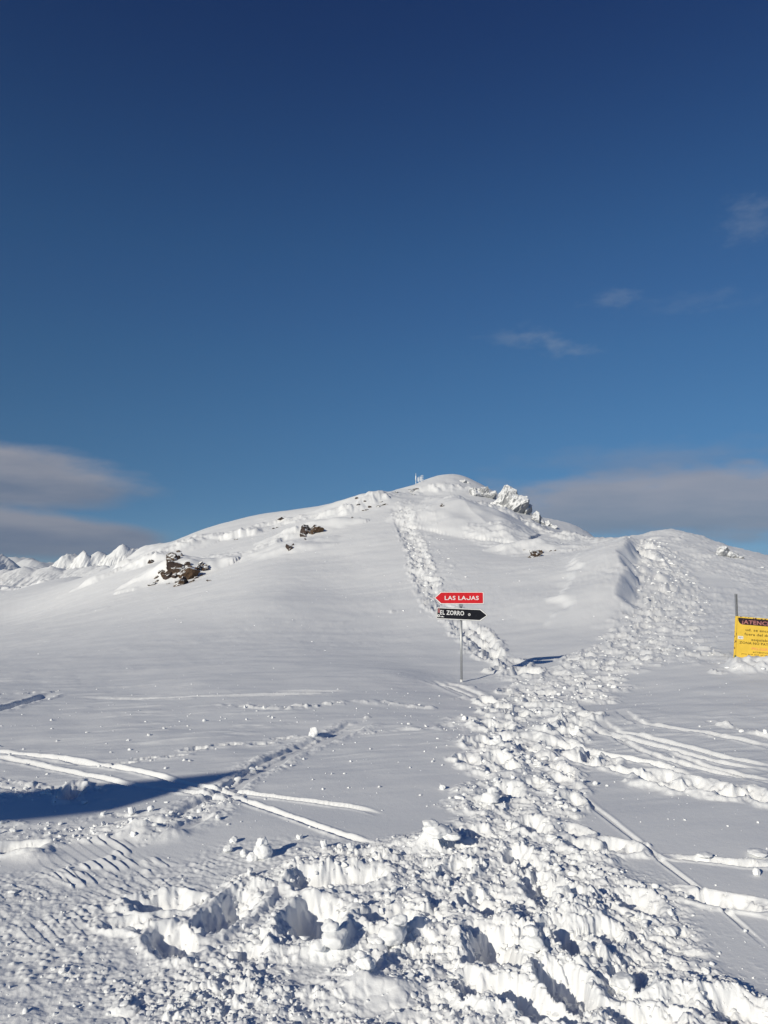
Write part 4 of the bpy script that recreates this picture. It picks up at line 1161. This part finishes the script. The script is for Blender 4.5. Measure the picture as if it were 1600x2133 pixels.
# sheared so that the left edge stays upright like the bent plate in the place
shear = Matrix(((1, 0, 0, 0), (0, 1, 0, 0), (0, 0, 1, 0), (0, 0, 0, 1)))
pn_ = mobj('panel', py_mesh('panel', *box(0, W_, -.004, 0.010, -Hh, 0), YELB), board); pn_.matrix_local = M_
mobj('face', py_mesh('face', *box(.036, W_ - .036, -.0062, -.0042, -Hh + .04, -.034), YEL), pn_)
ln = []
for a_ in ((.030, W_ - .030, -.030, -.0265), (.030, W_ - .030, -Hh + .033, -Hh + .0365)): ln.append(box(a_[0], a_[1], -.0052, -.0041, a_[2], a_[3]))
for a_ in ((.0300, .0335), (W_ - .0335, W_ - .030)): ln.append(box(a_[0], a_[1], -.0051, -.0041, -Hh + .0366, -.0302))
mobj('border_line', py_mesh('border_line', *join(ln), BROWNL), pn_)
P_ = lambda px: (px - 1535.5) * s
Q_ = lambda py: -(py - 1283.2) * s
# black banner with a curved lower left corner
bn_pts = [(P_(1541), Q_(1288.0)), ] 
arc_ = [(P_(1541), Q_(1286)), (P_(1541.3), Q_(1291)), (P_(1543.5), Q_(1295.5)), (P_(1547), Q_(1298.6)), (P_(1552), Q_(1299.4))]
rgt = W_ - (P_(1541))
arc_ += [(W_ - P_(1552), Q_(1299.4)), (W_ - P_(1547), Q_(1298.6)), (W_ - P_(1543.5), Q_(1295.5)), (W_ - P_(1541.3), Q_(1291)), (W_ - P_(1541), Q_(1286))]
mobj('banner', py_mesh('banner', *prism(arc_, -.0075, -.0063), MAROON), pn_)
lettering('lettering', '\u00a1ATENCI\u00d3N!', P_(1549.5), Q_(1297.4), .68, 8.0 * s, -.0076, FADED, pn_, .03, keep=CAP)
yy = -.0063
def line(body, px, py, w, cap, mat=BROWNL, bold=.012):
    lettering('lettering', body, P_(px), Q_(py), w, cap * s, yy, mat, pn_, bold, keep=CAP)
line('ud. se encuentra', 1557.5, 1311.8, .60, 5.2)
line('fuera del dominio', 1555.5, 1320.8, .63, 5.4)
line('esquiable', 1570.0, 1331.0, .34, 5.0)
line('ZONA NO PATRULLADA', 1545.8, 1338.6, .81, 4.9)
line('PELIGRO', 1571.5, 1349.5, .34, 5.2, ORANGEL)
line('ATTENTION', 1574.0, 1355.6, .30, 3.0)
line('you are out of the ski area', 1550.5, 1359.9, .70, 2.6)
line('no patrol zone', 1570.0, 1366.2, .36, 2.6)
line('DANGER', 1577.0, 1371.6, .24, 2.8)
mobj('sticker', py_mesh('sticker', *box(P_(1542), P_(1553.2), -.0073, yy, Q_(1329.4), Q_(1323.2)), LETTER), pn_)
lettering('sticker_text', 'N\u00b01', P_(1544.6), Q_(1328.0), 6.5 * s, 3.2 * s, -.0074, EDGE, pn_, .01)
GRN = flat_mat('green_lichen', (.06, .13, .08), .8)
mobj('patch', py_mesh('patch', *prism([(P_(1536.0), Q_(1372)), (P_(1541.5), Q_(1373)), (P_(1539), Q_(1368)), (P_(1541), Q_(1364.5)), (P_(1537), Q_(1362))], -.0083, -.0064), GRN), pn_)
# snow piled against the foot of the board

# ------------------------------------------------------------------ masts on the summit
def mast(px, py0, py1, w_px, label, kind=0):
    D = ground(px, 1012)[1] + 3.0; s = D / F; u, _ = ray(px, py1); x = u * D
    z0 = EYE + ray(px, py1)[1] * D; hgt = (py1 - py0) * s
    e = empty('antenna_mast', (x, D, z0)); tag(e, label, 'antenna', 'antenna masts on the summit')
    v_, f_ = tube((0, 0, -1.2), (0, 0, hgt), .035, .02, 10)
    mobj('pole', py_mesh('pole', v_, f_, WHITE, True), e)
    if kind == 0:
        v_, f_ = tube((0, 0, hgt * .25), (0, 0, hgt * .75), .05, n=10)
        mobj('antenna', py_mesh('antenna', v_, f_, WHITE, True), e)
    if kind == 1:
        for dx in (-.10, .16):
            v_, f_ = join([box(dx - .035, dx + .035, -.035, .035, hgt * .15, hgt * (.95 if dx > 0 else .8)), box(min(0, dx), max(0, dx), -.02, .02, hgt * .4, hgt * .45), box(min(0, dx), max(0, dx), -.02, .02, hgt * .7, hgt * .74)])
            mobj('panel_antenna', py_mesh('panel_antenna', v_, f_, WHITE), e)
    if kind == 2:
        for k in (.35, .6, .85):
            v_, f_ = box(-.14, .14, -.07, -.03, hgt * k - .015, hgt * k + .015)
            mobj('crossbar', py_mesh('crossbar', v_, f_, WHITE), e)
mast(866.3, 985.5, 1006, 1, 'tall slim white antenna mast, leftmost of the three on the summit', 0)
mast(873.2, 992, 1005, 3, 'short stout antenna mast with white panels, middle of the three on the summit', 1)
mast(879.3, 989, 1005, 1, 'slim antenna mast with crossbars, rightmost of the three on the summit', 2)

# ------------------------------------------------------------------ invented shelter outside the view, shaped to throw the wedge shadow at left
HUTW = flat_mat('hut_wall_paint', (.30, .20, .12), .7, scale=8)
HUTR = flat_mat('hut_roof_sheet', (.16, .17, .18), .5, scale=8)
GLASS = flat_mat('window_glass', (.02, .03, .04), .08, scale=2)
tipx, tipy = ground(520, 1612)
HW, HL, HZ, HLOW = 2.6, 1.15, 4.2, 2.45          # lean-to roof: high corner throws the point of the shadow
dist = HZ / math.tan(SUN_EL)
hx, hy = tipx - math.sin(SUN_AZ) * dist, tipy - math.cos(SUN_AZ) * dist
gzh = float(base_xy(np.array([hx]), np.array([hy]))[0])
hut = empty('shadow_shelter', (hx, hy, gzh), (0, 0, math.atan2(math.sin(SUN_AZ), -math.cos(SUN_AZ))))
tag(hut, 'tall narrow boarded lean-to shelter added outside the view to cast the long dark shadow', 'hut')
def slab(x0, x1, y0, y1, d0, d1):
    zt = lambda x: HZ + (HLOW - HZ) * x / HW
    V_ = [(x, y, zt(x) + d) for x in (x0, x1) for y in (y0, y1) for d in (d0, d1)]
    return V_, [(0, 1, 3, 2), (4, 6, 7, 5), (0, 4, 5, 1), (2, 3, 7, 6), (0, 2, 6, 4), (1, 5, 7, 3)]
v_, f_ = slab(.88, HW - .15, .25, HL - .15, -.08, -.07)
v_ = [(x, y, (z if i_ % 2 else -.8)) for i_, (x, y, z) in enumerate(v_)]
mobj('wall', py_mesh('wall', v_, f_, HUTW), hut)
nb_ = 9
for k in range(nb_):
    x0 = .88 + k * (HW - 1.03) / nb_; x1 = x0 + (HW - 1.03) / nb_ - .008
    v_, f_ = slab(x0, x1, .225, .248, -.09, -.08); v_ = [(x, y, (z if i_ % 2 else -.6)) for i_, (x, y, z) in enumerate(v_)]
    mobj('board', py_mesh('board', v_, f_, HUTW), hut)
v_, f_ = slab(0, HW, 0, HL, -.06, 0)
mobj('roof', py_mesh('roof', v_, f_, HUTR), hut)
v_, f_ = slab(.03, HW - .02, .03, HL - .03, .004, .09)
mobj('roof_snow', py_mesh('roof_snow', v_, f_, SNOW), hut)
dr = mobj('door', py_mesh('door', *box(.95, 1.65, .2, .222, 0, 2.0), HUTR), hut)
mobj('handle', py_mesh('handle', *box(1.53, 1.60, .17, .198, .98, 1.02), GALV), dr)
wn = mobj('window', py_mesh('window', *join([box(1.8, 2.3, .2, .222, 1.0, 1.06), box(1.8, 2.3, .2, .222, 1.64, 1.7), box(1.8, 1.86, .2, .222, 1.062, 1.638), box(2.24, 2.3, .2, .222, 1.062, 1.638)]), WHITE), hut)
mobj('pane', py_mesh('pane', *box(1.862, 2.238, .208, .218, 1.062, 1.638), GLASS), wn)

# ------------------------------------------------------------------ thin mountain air
hm = bpy.data.materials.new('haze'); hm.use_nodes = True
for n_ in list(hm.node_tree.nodes):
    if n_.type == 'BSDF_PRINCIPLED': hm.node_tree.nodes.remove(n_)
pv = hm.node_tree.nodes.new('ShaderNodeVolumePrincipled')
pv.inputs['Color'].default_value = (.80, .88, 1.0, 1); pv.inputs['Density'].default_value = 3.5e-5; pv.inputs['Anisotropy'].default_value = 0.0
hm.node_tree.links.new(pv.outputs[0], hm.node_tree.nodes['Material Output'].inputs['Volume'])
zlo = float(min(o_.bound_box[i_][2] for o_ in bpy.data.objects if o_.type == 'MESH' and o_.get('kind') == 'structure' and o_.parent is None for i_ in range(8))) - 1.0
zhi = float(max(o_.bound_box[i_][2] for o_ in bpy.data.objects if o_.type == 'MESH' and o_.get('kind') == 'structure' and o_.parent is None for i_ in range(8))) + 3.0
v_, f_ = box(-16100, 16100, -16100, 16100, zlo, zhi)
tag(mobj('haze', py_mesh('haze', v_, f_, hm)), kind='stuff')
